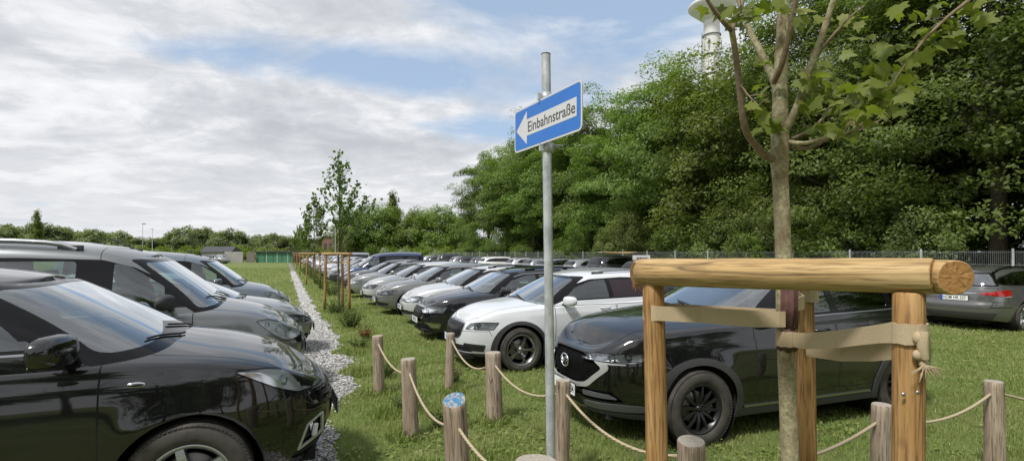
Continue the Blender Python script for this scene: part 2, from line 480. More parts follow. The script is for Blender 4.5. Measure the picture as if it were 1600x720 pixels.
        for _ in range(3): bmesh.ops.smooth_vert(bm,verts=rim2,factor=.5,use_axis_x=True,use_axis_y=True,use_axis_z=True)
        bmesh.ops.remove_doubles(bm,verts=bm.verts[:],dist=2e-4)
        bmesh.ops.recalc_face_normals(bm,faces=bm.faces[:]) if False else None
        bm.normal_update(); bm.verts.index_update(); bm.faces.ensure_lookup_table()
        # reference surfaces for clean normals after cutting
        c.ref=[]
        for pid in(0,1):
            vi={};VV=[];NN=[];FF=[]
            for f in bm.faces:
                if f[c.L]!=pid: continue
                ids=[]
                for v in f.verts:
                    if v not in vi: vi[v]=len(VV); VV.append(v.co.copy()); NN.append(v.normal.copy())
                    ids.append(vi[v])
                FF.append(ids)
            c.ref.append((BVHTree.FromPolygons(VV,FF),VV,NN,FF))
        # opening for the cabin in the tub's top
        def inside(m):
            a=(g['x0']-.13-xg) if m.x>xg else (xg-g['x1']-.16)
            return (abs(m.x-xg)/a)**(g['nf'] if m.x>xg else g['nr'])+(abs(m.y)/(b0-.09))**(g['nf'] if m.x>xg else g['nr'])<1
        kill=[f for f in bm.faces if f[c.L]==0 and f.normal.z>.5 and inside(f.calc_center_median())]
        bmesh.ops.delete(bm,geom=kill,context='FACES')
        c.fam={0:0,1:1}
    def face(c,q,pid):
        u=[]
        for v in q:
            if v not in u: u.append(v)
        if len(u)<3: return
        try:
            f=c.bm.faces.new(u); f[c.L]=pid; f.smooth=True
        except ValueError: pass
    def pick(c, view, src, sd=0, cond=None):
        out=[]
        for f in c.bm.faces:
            p=f[c.L]
            if c.parts[p]['name'] not in src: continue
            n=f.normal
            if view=='side':
                if n.y*sd<.12: continue
            elif view=='front' and n.x<.12: continue
            elif view=='rear' and n.x>-.12: continue
            elif view=='top' and n.z<.25: continue
            if cond and not cond(f,f.calc_center_median()): continue
            out.append(f)
        return out
    def reg(c, view, P, name, mat, off=0, skirt=.012, src=('body',), both=True, cond=None, only=0, gap=0, **kw):
        """cut the polygon out of the surface as a part; side views are done on both flanks"""
        sides=[1,-1] if view=='side' else ([1,-1] if kw.pop('mirror',False) else [0])
        if only: sides=[only]
        vw='front' if view=='rear' else view
        for sd in sides:
            Q=[Vector((p[0],p[1])) for p in P]
            if view in('front','rear') and sd==-1: Q=[Vector((-p[0],p[1])) for p in P]
            if view=='top' and sd==-1: Q=[Vector((p[0],-p[1])) for p in P]
            cd=cond
            if sd and view!='side':
                cd=(lambda f,m,sd=sd,cond=cond: m.y*sd>0 and (cond is None or cond(f,m)))
            if gap:
                fs=cut_poly(c.bm,c.pick(view,src,sd,cd),offs(Q,gap/2),vw)
                for f in fs: f[c.MT]=1
                Q=offs(Q,-gap/2)
            fs=cut_poly(c.bm,c.pick(view,src,sd,cd),Q,vw)
            if name is None:
                bmesh.ops.delete(c.bm,geom=fs,context='FACES'); continue
            fam={c.fam[f[c.L]] for f in fs}
            for fm in fam:
                if kw.get('same') and c.parts[-1]['name']==name:
                    for f in fs: f[c.L]=len(c.parts)-1; f[c.MT]=0
                    continue
                c.parts.append(dict(name=name,mat=mat,off=off,skirt=skirt,**kw)); pid=len(c.parts)-1; c.fam[pid]=fm
                for f in fs:
                    if c.fam[f[c.L]]==fm and f[c.L]!=pid: f[c.L]=pid; f[c.MT]=0
    def seam(c, view, pts, w=.006, src=('body',), sides=(1,-1), cond=None):
        vw='front' if view=='rear' else view
        for sd in (sides if view=='side' else ([0] if sides==(0,) else (1,-1))):
            for a,b in zip(pts[:-1],pts[1:]):
                a_,b_=Vector(a),Vector(b)
                if view!='side' and sd==-1:
                    if view=='top': a_.y*=-1;b_.y*=-1
                    else: a_.x*=-1;b_.x*=-1
                d=(b_-a_).normalized(); n=Vector((-d.y,d.x))*w/2
                for f in cut_poly(c.bm,c.pick(view,src,sd,cond),[a_-n,b_-n,b_+n,a_+n],vw): f[c.MT]=1
    def hit(c, o, d):
        o=Vector(o); d=Vector(d).normalized(); best=None
        for t,VV,NN,FF in c.ref:
            r=t.ray_cast(o,d)
            if r[0] is not None and (best is None or r[3]<best[3]): best=r
        return best
    def finish(c, root):
        bm=c.bm; bm.normal_update(); groups={}
        for f in bm.faces: groups.setdefault(f[c.L],[]).append(f)
        def nrm(co,fm):
            t,VV,NN,FF=c.ref[fm]; loc,n,i,d=t.find_nearest(co)
            if i is None: return Vector((0,0,1))
            ids=FF[i]; w=poly_3d_calc([VV[k] for k in ids],loc); r=Vector((0,0,0))
            for k,x in zip(ids,w): r+=NN[k]*x
            return r.normalized() if r.length>1e-6 else n
        # merge the two body families in one mesh
        merged=[]
        bodyf=[(pid,groups.pop(pid)) for pid in(0,1) if pid in groups]
        merged.append((dict(c.parts[0]),bodyf))
        for pid,fs in groups.items(): merged.append((c.parts[pid],[(pid,fs)]))
        objs=[]
        for prt,lst in merged:
            V=[];Fc=[];NR=[];MI=[];
            for pid,fs in lst:
                fm=c.fam[pid]; vi={}
                for f in fs:
                    ids=[]
                    for v in f.verts:
                        if v not in vi:
                            n=nrm(v.co,fm); vi[v]=len(V); V.append(v.co+n*prt['off']); NR.append(n)
                        ids.append(vi[v])
                    Fc.append(ids); MI.append(f[c.MT])
                sk=prt['skirt']
                if sk:
                    cnt={}; st={}
                    fset=set(fs)
                    for f in fs:
                        for l in f.loops:
                            e=l.edge
                            if sum(1 for g in e.link_faces if g in fset)==1:
                                a,b=l.vert,l.link_loop_next.vert; k=[]
                                for v in(a,b):
                                    i0=vi[v]; na=len(V); V.append(V[i0].copy()); NR.append(None); k.append(na)
                                    nb=len(V); V.append(V[i0]-NR[i0]*sk); NR.append(None); k.append(nb)
                                fn=(V[k[2]]-V[k[0]]).cross(NR[vi[a]]); fn=fn.normalized() if fn.length>1e-9 else NR[vi[a]]
                                for q in k: NR[q]=fn
                                Fc.append([k[0],k[1],k[3],k[2]]); MI.append(0)
            me=bpy.data.meshes.new(prt['name']); me.from_pydata(V,[],Fc)
            me.materials.append(prt['mat']); me.materials.append(M['seam'])
            me.polygons.foreach_set('material_index',MI)
            me.polygons.foreach_set('use_smooth',[True]*len(Fc)); me.update()
            me.normals_split_custom_set_from_vertices(NR)
            o=link(prt['name'],me,[],root); objs.append((o,prt))
            if prt.get('lamp'): c.lamp(o,prt,lst,nrm)
            if prt.get('bucket'): c.bucket(o,prt['bucket'][0],prt['bucket'][1],lst,nrm,prt['bucket'][2])
        bm.free(); return objs
    def bucket(c, o, depth, mat, lst, nrm, name):
        V=[];Fc=[]
        for pid,fs in lst:
            vi={}; fset=set(fs)
            for f in fs:
                ids=[]
                for v in f.verts:
                    if v not in vi: vi[v]=len(V); V.append(v.co-nrm(v.co,c.fam[pid])*depth)
                    ids.append(vi[v])
                Fc.append(ids)
            for f in fs:
                for l in f.loops:
                    if sum(1 for g in l.edge.link_faces if g in fset)==1:
                        a,b=l.vert,l.link_loop_next.vert; k=len(V)
                        V+= [a.co-nrm(a.co,c.fam[pid])*.003,b.co-nrm(b.co,c.fam[pid])*.003]; Fc.append([k,k+1,vi[b],vi[a]])
        me=bpy.data.meshes.new(name); me.from_pydata(V,[],Fc); me.polygons.foreach_set('use_smooth',[True]*len(Fc)); me.update()
        return link(name,me,mat,o)
    def lamp(c, o, prt, lst, nrm):
        k=prt['lamp']; c.bucket(o,k.get('depth',.05),M[k.get('mat','lampdark')],lst,nrm,'lamp_bowl')
        sd=1 if sum(f.calc_center_median().y for _,fs in lst for f in fs)>0 else -1
        for (x,z,r,kind) in k['lens']:
            h=c.hit((x,sd*2,z),(0,-sd,0)); 
            if not h or h[0] is None: continue
            n=h[1]; n=Vector((max(n.x,.3)+.6,n.y,0)).normalized(); p=h[0]-h[1]*(r*.75+.012)
            Mq=n.to_track_quat('Z','Y').to_matrix().to_4x4(); b=MB()
            T4=Matrix.Translation(p)@Mq
            if kind=='proj':
                b.lathe([(r,-.02),(r*1.02,.012),(r*.86,.016),(r*.8,.0)],22,T4); b.build('lens_ring',M['reflector'],o)
                b=MB(); b.lathe([(r*.82,.0),(r*.7,r*.28),(r*.45,r*.48),(0,r*.56)],20,T4); b.build('lens',M['glasslens'],o)
            else:
                b.lathe([(r*1.05,.01),(r,.0),(r*.8,-.02),(r*.4,-.035),(r*.18,-.038),(r*.16,-.01),(0,-.004)],22,T4); b.build('reflector',M['reflector'],o)
M['glasslens']=simple('lens_glass',(.28,.3,.33),.05,.6)

def mirror(c, root, x, z, side, big=1.0, cap='paint', out=.10):
    h=c.hit((x,side*2,z-.02),(0,-side,0)); y0=h[0].y if h else side*.85
    b=MB(); s=big
    V=[];Fc=[];n=18
    cx,cy,cz=x+.0,y0+side*(out+.105*s),z
    for i in range(n//2+1):
        for k in range(n):
            th=math.pi*i/(n//2); ph=2*math.pi*k/n
            q=lambda a,e: math.copysign(abs(a)**e,a)
            ux=q(math.sin(th),.8)*q(math.cos(ph),.7); uy=q(math.cos(th),.62); uz=q(math.sin(th),.8)*q(math.sin(ph),.62)
            sx=.075 if ux>0 else .045
            hh=.078*s*(1-.16*uy*side*0-.12*max(0,uy))
            V.append((cx+ux*sx*s-(uy*.035 if side>0 else uy*.035), cy+side*uy*.118*s, cz+uz*hh))
    for i in range(n//2):
        for k in range(n):
            f=(i*n+k,(i+1)*n+k,(i+1)*n+(k+1)%n,i*n+(k+1)%n); Fc.append(f if side<0 else f[::-1])
    b.add(V,Fc,True); o=b.build('wing_mirror',PAINT if cap=='paint' else M[cap],root)
    b=MB(); b.tube([(x+.02,y0-side*.03,z-.075*s),(x+.025,y0+side*.05,z-.07*s),(x+.01,cy-side*.03,z-.055*s)],[.035,.03,.03],10,flat=.6); b.build('mirror_arm',M['plastic'],o)
    b=MB(); b.box((cx-.047*s,cy,cz),(.006,.19*s,.11*s),bev=.003); b.build('mirror_glass',M['mirrorglass'],o)
    return o
def seats(root, g, zf, grey=False, rows=(-1.05,-1.9)):
    m=M['seat_grey' if grey else 'seat']
    for ri,x in enumerate(rows):
        for y in((.36,-.36) if ri==0 else (.36,0,-.36)):
            b=MB(); w=.48 if ri==0 else .42
            b.box((x+.22,y,zf+.18),(.5,w,.16),bev=.05)
            Mt=Matrix.Rotation(R(-14),4,'Y'); b.box((x-.08,y,zf+.50),(.14,w,.62),M=Mt,bev=.05); 
            o=b.build('seat',m,root)
            b=MB(); b.box((x-.18,y,zf+.90),(.10,.26,.17),M=Mt,bev=.045); b.tube([(x-.16,y-.06,zf+.74),(x-.17,y-.06,zf+.86)],.008,6); b.tube([(x-.16,y+.06,zf+.74),(x-.17,y+.06,zf+.86)],.008,6); b.build('headrest',m,o)
    b=MB(); xc=g['x0']
    V=[];K=10
    b.box((xc-.42,0,zf+.50),(.50,1.36,.22),bev=.07); b.box((xc-.30,0,zf+.52),(.42,1.12,.06),bev=.03)
    d=b.build('dashboard',M['dash'],root)
    b=MB(); T4=Matrix.Translation((xc-.72,.36,zf+.58))@Matrix.Rotation(R(-62),4,'Y')
    pts=[T4@Vector((.185*math.cos(a),.185*math.sin(a),0)) for a in np.linspace(0,2*math.pi,25)]
    b.tube(pts,.014,8,cap=False); b.tube([T4@Vector((0,-.17,0)),T4@Vector((0,.17,0))],.02,8); b.tube([T4@Vector((0,0,0)),T4@Vector((-.17,0,0))],.02,8); b.build('steering_wheel',M['dash'],root)
def plate(root, pos, nrm_dir, text=None, eu=True, w=.52, tilt=0, spacing=1.0):
    n=Vector(nrm_dir).normalized(); rz=math.atan2(n.y,n.x)+math.pi/2
    e=Vector(pos)
    b=MB(); b.box((0,0,0),(w+.012,.008,.122),bev=.004)
    o=b.build('number_plate',M['plate_black'],root,e,(tilt,0,rz))
    b=MB(); b.box((.0,-.0065,0),(w,.004,.108)); b.build('plate_face',M['plate'],o)
    if eu:
        b=MB(); b.box((-w/2+.022,-.0105,0),(.042,.003,.106)); b.build('country_band',M['plate_blue'],o)
    if text:
        for tx,px_ in text:
            cu=bpy.data.curves.new('plate_text','FONT'); cu.body=tx; cu.size=.105; cu.extrude=.0008; cu.align_x='CENTER'; cu.align_y='CENTER'; cu.space_character=spacing
            t=bpy.data.objects.new('plate_text',cu); COL.objects.link(t); t.parent=o; t.location=(px_,-.0095,0); t.rotation_euler=(R(90),0,0); t.scale=(.72,1,1)
            cu.offset=.0012; cu.materials.append(M['plate_black'])
    return o
def rails(c, root, x0, x1, y, h=.045, mat='black', r=.017, feet=True, endmat=None):
    for sd in(1,-1):
        b=MB(); pts=[];rad=[]
        K=14
        for i in range(K+1):
            t=i/K; x=x0+(x1-x0)*t; hh=h*min(1,math.sin(min(1,t/.12)*math.pi/2),math.sin(min(1,(1-t)/.12)*math.pi/2)) 
            r_=c.hit((x,sd*y,3),(0,0,-1)); z=r_[0].z if r_ else 1.5
            pts.append((x,sd*y,z+.005+hh)); rad.append(r)
        b.tube(pts,rad,8)
        o=b.build('roof_rail',M[mat],root)
        if feet:
            b=MB()
            for t in(.03,.5,.97):
                x=x0+(x1-x0)*t; r_=c.hit((x,sd*y,3),(0,0,-1)); z=r_[0].z if r_ else 1.5
                b.box((x,sd*y,z+h*.4),(.22 if t!=.5 else .10,.03,h*.8+.01),bev=.008)
            b.build('rail_foot',M[endmat or mat],o)
def common(c, root, s):
    """wheels, liners, floor, cabin and small fittings"""
    W=s['W']; wb=s['wb']; g=s['g']; ty=W-.215/2-s.get('wheel_in',.02)
    for x in(0,-wb):
        for sd in(1,-1):
            wheel(root,x,sd,s,ty)
    Mx=Matrix.Rotation(R(-90),4,'X')
    for x in(0,-wb):
        for sd in(1,-1):
            b=MB(); y0,y1=W-.045,W-.42
            T4=Matrix.Translation((x,0,s['rt']-.012))@Mx
            b.lathe([(s['ra']+.012,sd*y0),(s['ra']+.012,sd*y1),(0.02,sd*y1)],26,T4); b.build('wheel_arch_liner',M['liner'],root)
    zf=s.get('zf',.30)
    b=MB(); b.box((-wb/2,0,zf-.05),(wb+s['fo']+s['ro']-.35,2*(W-.42),.07)); b.box((-wb/2,0,zf-.05),(wb-2*s['ra']-.08,2*(W-.09),.07))
    b.box((-.36+g['x0']*.0,0,zf+.25),(.04,2*(W-.42),.5)); b.build('underbody',M['liner'],root)
    seats(root,g,s.get('zseat',.42),s.get('greyseat',False),rows=s.get('rows',(g['x0']-.85,g['x0']-1.72)))
    # wipers
    for (ya,yb,xa) in((.45,-.10,.03),(-.12,-.58,.03)):
        b=MB(); pts=[]
        for t in np.linspace(0,1,11):
            y=ya+(yb-ya)*t; x=g['x0']-.02-.11*t-.16*abs(y)**2.5
            h=c.hit((x,y,3),(0,0,-1)); pts.append(h[0]+h[1]*.012)
        b.tube(pts,.0075,6); b.build('wiper',M['plastic'],root)
    # inner mirror
    b=MB(); b.box((g['t0']+.06,0,float(c.roofc(g['t0']))-.14),(.03,.22,.06),bev=.015); b.build('rear_view_mirror',M['plastic'],root)
def handle(c, root, x, z, mat='paint'):
    for sd in(1,-1):
        h=c.hit((x,sd*2,z),(0,-sd,0)); y=h[0].y
        b=MB(); b.tube([(x+.09,y-sd*.005,z),(x+.075,y+sd*.03,z),(x,y+sd*.036,z),(x-.075,y+sd*.03,z),(x-.09,y-sd*.005,z)],[.011,.014,.015,.014,.011],8,flat=.8)
        b.build('door_handle',PAINT if mat=='paint' else M[mat],root)
# ------------------------------------------------------------------ the car types
def base_windows(c, s, dlo, panes, wsp, rear=None, trim='black', glass='glass', rglass=None, chrome=False):
    gh=lambda f,m: c.fam[f[c.L]]==1
    zb,zt,yb,yt=wsp
    c.reg('front',rpoly([(-yb,zb-.30),(yb,zb-.30),(yb,zb),(yt,zt),(0,zt+.012),(-yt,zt),(-yb,zb)],.04),'windscreen_frame',M['black'],0,.01,cond=gh)
    for sg in(1,-1):
        c.reg('front',rpoly([(0,zb+.035),(sg*(yb-.035),zb-.06),(sg*(yt-.03),zt-.035),(0,zt-.024)],[0,.05,.05,0]),'windscreen',M['screen_glass'],-.001,.0,src=('windscreen_frame',),cond=gh,same=True)
    if rear:
        zb,zt,yb,yt=rear
        c.reg('rear',rpoly([(-yb,zb),(yb,zb),(yt,zt),(-yt,zt)],.05),'rear_window_frame',M['black'],0,.01,cond=gh)
        c.reg('rear',rpoly([(-yb+.03,zb+.03),(yb-.03,zb+.03),(yt-.03,zt-.03),(-yt+.03,zt-.03)],.05),'rear_window',rglass or M['dark_glass'],-.001,0,src=('rear_window_frame',),cond=gh)
    gs=lambda f,m: c.fam[f[c.L]]==1
    if chrome: c.reg('side',offs(dlo,.012),'window_trim',M['satin'],.004,.01,cond=gs)
    c.reg('side',dlo,'window_frame',M[trim],.001,.012,src=('body','window_trim'),cond=gs)
    for i,(P,gm) in enumerate(panes):
        c.reg('side',P,'side_window',M[gm],-.003,.0,src=('window_frame',),cond=gs)
def arches(c, s, clad=None, w=.06, mat='clad'):
    for x in(0,-s['wb']):
        z=s['rt']-.012
        if clad:
            c.reg('side',circ(x,z,s['ra']+w,40),'arch_cladding',M[mat],.012,.012,cond=lambda f,m: abs(m.y)>.5*s['W'] and m.z<z+s['ra']+w+.05)
        c.reg('side',circ(x,z,s['ra'],40),None,None,src=('body','arch_cladding','sill_cladding','bumper_cladding'),cond=lambda f,m: abs(m.y)>.5*s['W'])
def bonnet(c, s, x0, x1, y0, y1):
    c.reg('top',rpoly([(x0,-y0),(x0,y0),(x1-.10,y1),(x1,y1*.55),(x1,-y1*.55),(x1-.10,-y1)],[.05,.05,.05,.1,.1,.05]),'bonnet',PAINT,0,.012,gap=.009,cond=lambda f,m: c.fam[f[c.L]]==0)
def doors(c, s, xs, z0, z1, src=('body',)):
    for xa,xb,la,lb in xs:   # door skins below the belt
        c.reg('side',rpoly([(xa,z0),(xb,z0),(xb+lb,z1),(xa+la,z1)],[.06,.06,0,0]),'door',PAINT,0,.012,gap=.009,src=src,cond=lambda f,m: c.fam[f[c.L]]==0)

def spec(**k):
    d=dict(nf=3.1,nr=5.5,fillet=.05,flare=.018,rt=.34,ra=.385,rim=.235,rstyle='split',rn=5,rmat='alloy',crown=2.6,
           insF=[(.16,.16),(.28,.07),(.42,.015),(.55,.0),(.7,.025),(.9,.09)],insR=[(.2,.15),(.35,.04),(.5,0),(.75,.02),(1.0,.06),(1.2,.09)],
           insS=[(.16,.10),(.26,.05),(.48,.014),(.66,.0),(.85,.012),(1.0,.032),(1.2,.07)])
    d.update(k); return d

def car_suv_left(color):
    """black family SUV parked nearest on the left"""
    s=spec(W=.92,wb=2.69,fo=.90,ro=.94,rt=.352,ra=.40,rim=.225,rstyle='five',rn=5,rmat='alloy',zseat=.52,
        zsh=[(.9,.80),(.72,.895),(.45,.98),(.1,1.045),(-.4,1.085),(-2,1.12),(-3.63,1.15)],
        zc=[(.9,.83),(.72,.94),(.45,1.03),(.1,1.105),(-.3,1.165),(-2,1.18),(-3.63,1.16)],
        zb=[(.9,.25),(.4,.22),(-2.69,.22),(-3.63,.32)],
        ledges=[([(.6,.90),(0,.965),(-1.2,1.0),(-3.6,1.04)],.020,.010),([(.6,.5),(-1,.46),(-3.6,.55)],-.014,.03)],
        g=dict(x0=-.09,xc=-1.65,x1=-3.52,t0=-.88,t1=-3.3,b0=.865,b1=.655,nf=5.5,nr=7,bulge=.022,
            roofc=[(-.8,1.555),(-1.3,1.625),(-2.0,1.655),(-2.8,1.645),(-3.4,1.58)],roofe=[(-.8,1.495),(-1.3,1.565),(-2.0,1.59),(-2.8,1.58),(-3.4,1.51)]))
    c=Car(s)
    dlo=rpoly([(-.42,1.165),(-3.32,1.21),(-3.16,1.44),(-2.5,1.505),(-1.6,1.515),(-1.15,1.47),(-.86,1.385)],.03)
    base_windows(c,s,dlo,[(rpoly([(-.70,1.19),(-1.62,1.20),(-1.62,1.48),(-1.20,1.445),(-.92,1.36)],.02),'glass'),(rpoly([(-1.72,1.20),(-2.50,1.215),(-2.50,1.475),(-1.72,1.485)],.02),'dark_glass'),(rpoly([(-2.58,1.22),(-3.22,1.235),(-3.10,1.41),(-2.58,1.465)],.03),'dark_glass')],
        (1.190,1.545,.825,.67),(1.20,1.52,.66,.55),chrome=True)
    arches(c,s); bonnet(c,s,-.22,.80,.70,.60)
    c.reg('side',[(-.36,.05),(-.36,.30),(-2.32,.30),(-2.32,.05)],'sill_cladding',M['clad'],.006,.01)
    doors(c,s,[(-.43,-1.62,.0,.0),(-1.64,-2.42,0,-.18)],.36,1.09)
    sf=lambda f,m: m.x>.2 and c.fam[f[c.L]]==0
    hl=rpoly([(.83,.755),(.62,.755),(.48,.815),(.24,.955),(.42,.945),(.66,.885),(.83,.825)],.02)
    c.reg('side',offs(hl,.008),'headlight_rim',M['black'],.001,.01,cond=sf)
    c.reg('side',hl,'headlight',M['lamp_glass'],.002,0,src=('headlight_rim',),cond=sf,lamp=dict(depth=.055,mat='lampsilver',lens=[(.68,.82,.042,'proj'),(.55,.86,.036,'refl'),(.79,.79,.026,'refl')]))
    c.reg('side',rpoly([(.38,.93),(.25,.95),(.48,.815),(.55,.82)],.01),'daylight_strip',M['reflector'],.004,.0,src=('headlight',),cond=sf)
    fg=[(.80,.40),(.61,.33),(.68,.51),(.80,.56)]
    c.reg('side',rpoly(fg,.02),'fog_lamp_trim',M['wing'],.006,.015,cond=sf)
    c.reg('side',rpoly(offs(fg,-.013),.012),'fog_lamp',M['plastic'],-.03,0,src=('fog_lamp_trim',),cond=sf)
    c.reg('side',rpoly([(.735,.41),(.715,.41),(.728,.49),(.748,.49)],.004),'daylight_lamp',M['lampsilver'],.02,.02,src=('fog_lamp',),cond=sf)
    c.reg('front',rpoly([(-.50,.60),(.50,.60),(.56,.80),(-.56,.80)],.05),'grille',M['grille'],-.03,0,bucket=(.001,M['black'],'grille_back'))
    for z in(.64,.69,.74): c.reg('front',[(-.6,z),(.6,z),(.6,z+.012),(-.6,z+.012)],'grille_bar',M['satin' if z>.7 else 'black'],.012,.012,src=('grille',))
    c.reg('front',rpoly([(-.62,.28),(.62,.28),(.58,.46),(-.58,.46)],.04),'lower_intake',M['plastic'],-.02,0)
    c.seam('side',[(.50,.78),(.36,.66),(.30,.55)],.006); c.seam('side',[(.885,.795),(.5,.775)],.006)
    c.seam('side',[(-.52,1.08),(-.35,1.12)],.006)
    root=empty('black_suv'); objs=c.finish(root)
    common(c,root,s)
    for sd in(1,-1): mirror(c,root,-.60,1.20,sd,1.16)
    b=MB(); 
    for sd in(1,-1):
        h=c.hit((-.26,sd*2,.955),(0,-sd,0)); b=MB(); b.ball((-.26,h[0].y,.955),(.05,.008,.017),14)
        o=b.build('side_indicator',M['reflector'],root); b=MB(); b.ball((-.26,h[0].y+sd*.004,.955),(.04,.009,.010),12); b.build('lamp_cell',M['lampdark'],o)
    for x in(-1.42,-2.22): handle(c,root,x,1.035)
    plate(root,(.925,0,.52),(1,0,0)); rails(c,root,-1.5,-3.1,.585,.04,'black')
    return root,c

def car_suv_right(color):
    """black SUV with the winged chrome badge"""
    s=spec(W=.92,wb=2.70,fo=.95,ro=.90,rt=.358,ra=.405,rim=.225,rstyle='single',rn=12,rmat='alloy_dark',zseat=.5,nf=3.2,
        insF=[(.2,.15),(.3,.07),(.42,.02),(.55,.0),(.7,.0),(.82,.02),(.95,.06)],
        zsh=[(.95,.86),(.8,.95),(.5,1.025),(.1,1.07),(-.4,1.10),(-2,1.12),(-3.6,1.17)],
        zc=[(.95,.88),(.8,.995),(.5,1.095),(.1,1.155),(-.42,1.20),(-2,1.20),(-3.6,1.18)],
        zb=[(.95,.27),(.4,.23),(-2.7,.24),(-3.6,.34)],
        ledges=[([(.5,.93),(0,.965),(-1.4,.93),(-2.4,.96),(-3.6,1.05)],.016,.016),([(.6,.5),(-1,.44),(-3.6,.55)],-.016,.04)],
        g=dict(x0=-.38,xc=-1.75,x1=-3.45,t0=-1.32,t1=-3.22,b0=.86,b1=.62,nf=5,nr=7,bulge=.022,
            roofc=[(-1.2,1.575),(-1.7,1.645),(-2.2,1.665),(-2.8,1.645),(-3.4,1.57)],roofe=[(-1.2,1.52),(-1.7,1.585),(-2.2,1.605),(-2.8,1.58),(-3.4,1.50)]))
    c=Car(s)
    dlo=rpoly([(-.72,1.13),(-3.20,1.185),(-3.28,1.27),(-2.9,1.45),(-2.4,1.51),(-1.8,1.53),(-1.40,1.49),(-1.1,1.39)],.03)
    base_windows(c,s,dlo,[(rpoly([(-.95,1.16),(-1.70,1.175),(-1.70,1.50),(-1.45,1.475),(-1.15,1.365)],.02),'glass'),(rpoly([(-1.79,1.18),(-2.55,1.195),(-2.62,1.45),(-2.35,1.485),(-1.79,1.50)],.02),'dark_glass'),(rpoly([(-2.64,1.20),(-3.16,1.22),(-3.18,1.27),(-2.86,1.42),(-2.70,1.44)],.03),'dark_glass')],
        (1.19,1.56,.80,.62),(1.2,1.49,.66,.54),chrome=True)
    arches(c,s,True,.065); bonnet(c,s,-.42,.80,.72,.52)
    c.reg('side',[(-.36,.05),(-.36,.31),(-2.32,.31),(-2.32,.05)],'sill_cladding',M['clad'],.007,.01)
    c.reg('side',[(-.50,.315),(-2.2,.315),(-2.2,.335),(-.50,.335)],'sill_strip',M['satin'],.010,.01)
    doors(c,s,[(-.62,-1.70,.0,.0),(-1.72,-2.48,0,-.20)],.40,1.06)
    sf=lambda f,m: m.x>.2 and c.fam[f[c.L]]==0
    hl=rpoly([(.925,.775),(.62,.765),(.34,.82),(.30,.845),(.55,.855),(.925,.835)],.012)
    c.reg('side',offs(hl,.006),'headlight_rim',M['black'],.001,.01,cond=sf)
    c.reg('side',hl,'headlight',M['lamp_glass'],.002,0,src=('headlight_rim',),cond=sf,lamp=dict(depth=.05,mat='satin',lens=[(.64,.812,.034,'proj'),(.76,.808,.030,'refl'),(.50,.83,.026,'proj')]))
    for z in (.768,.850): c.reg('side',[(.925,z-.004),(.40,z+.004),(.40,z+.012),(.925,z+.003)],'daylight_strip',M['reflector'],.004,.0,src=('headlight',),cond=sf)
    # shield grille with the chrome wing below
    G=rpoly([(-.42,.79),(-.52,.71),(-.36,.555),(-.2,.525),(.2,.525),(.36,.555),(.52,.71),(.42,.79),(.25,.815),(-.25,.815)],[.02,.03,.06,.05,.05,.06,.03,.02,.02,.02])
    c.reg('front',offs(rpoly([(-.43,.80),(-.55,.72),(-.38,.545),(-.2,.512),(.2,.512),(.38,.545),(.55,.72),(.43,.80)],.03),.026),'grille_wing',M['wing'],.014,.018)
    c.reg('front',[(-.7,.795),(.7,.795),(.7,.9),(-.7,.9)],'grille_top',M['black'],.0,0,src=('grille_wing',))
    c.reg('front',G,'grille',M['grille'],-.03,0,src=('grille_wing','grille_top'))
    c.reg('side',rpoly([(.925,.742),(.66,.752),(.66,.765),(.94,.772)],.003),'lamp_wing',M['wing'],.012,.014,cond=sf)
    c.reg('front',rpoly([(-.64,.40),(.64,.40),(.58,.50),(-.58,.50)],.03),'lower_intake',M['black'],-.03,0)
    c.reg('front',rpoly([(.30,.425),(.60,.425),(.55,.462),(.30,.475)],.01),'bumper_fin',M['fin'],-.0,.02,src=('lower_intake',),mirror=True)
    c.reg('front',rpoly([(.28,.315),(.70,.315),(.74,.37),(.62,.385),(.30,.375)],.02),'bumper_blade',M['fin'],.008,.015,mirror=True)
    c.reg('front',rpoly([(-.26,.30),(.26,.30),(.26,.40),(-.26,.40)],.02),'bumper_centre',M['plastic'],-.01,.01)
    c.reg('side',[(1.2,.05),(1.2,.29),(.38,.29),(.38,.05)],'bumper_cladding',M['clad'],.006,.012)
    c.seam('side',[(.36,.80),(.33,.72)],.006)
    root=empty('winged_badge_suv'); objs=c.finish(root)
    common(c,root,s)
    for sd in(1,-1): mirror(c,root,-.92,1.15,sd,1.05)
    for x in(-1.50,-2.28): handle(c,root,x,1.00)
    o=plate(root,(.972,0,.455),(1,0,0),[('84',.205)],w=.52)
    # badge: oval ring with a winged M
    h=c.hit((3,0,.70),(-1,0,0)); X=h[0].x+.008
    b=MB(); pts=[(X,.078*math.cos(a),.70+.062*math.sin(a)) for a in np.linspace(0,2*math.pi,33)]
    b.tube(pts,.0075,8,cap=False)
    w1=[(X+.004,.073,.715),(X+.008,.045,.742),(X+.010,.012,.700),(X+.010,0,.682)]
    for sg in(1,-1):
        b.tube([(X+.002,sg*.074,.716),(X+.008,sg*.050,.735),(X+.010,sg*.030,.728),(X+.012,sg*.012,.700),(X+.012,0,.680)],[.004,.007,.009,.008,.006],8)
        b.tube([(X+.002,sg*.074,.694),(X+.008,sg*.052,.708),(X+.009,sg*.042,.690),(X+.004,sg*.036,.650)],[.003,.005,.005,.003],8)
    b.build('badge',M['chrome'],root)
    for sd in(1,-1):
        b=MB(); h=c.hit((3,sd*.69,.715),(-1,0,0)); b.box((h[0].x-.0,sd*.69,.715),(.012,.075,.012),rz=-sd*.5,bev=.003); b.build('washer_cap',M['satin'],root)
    return root,c

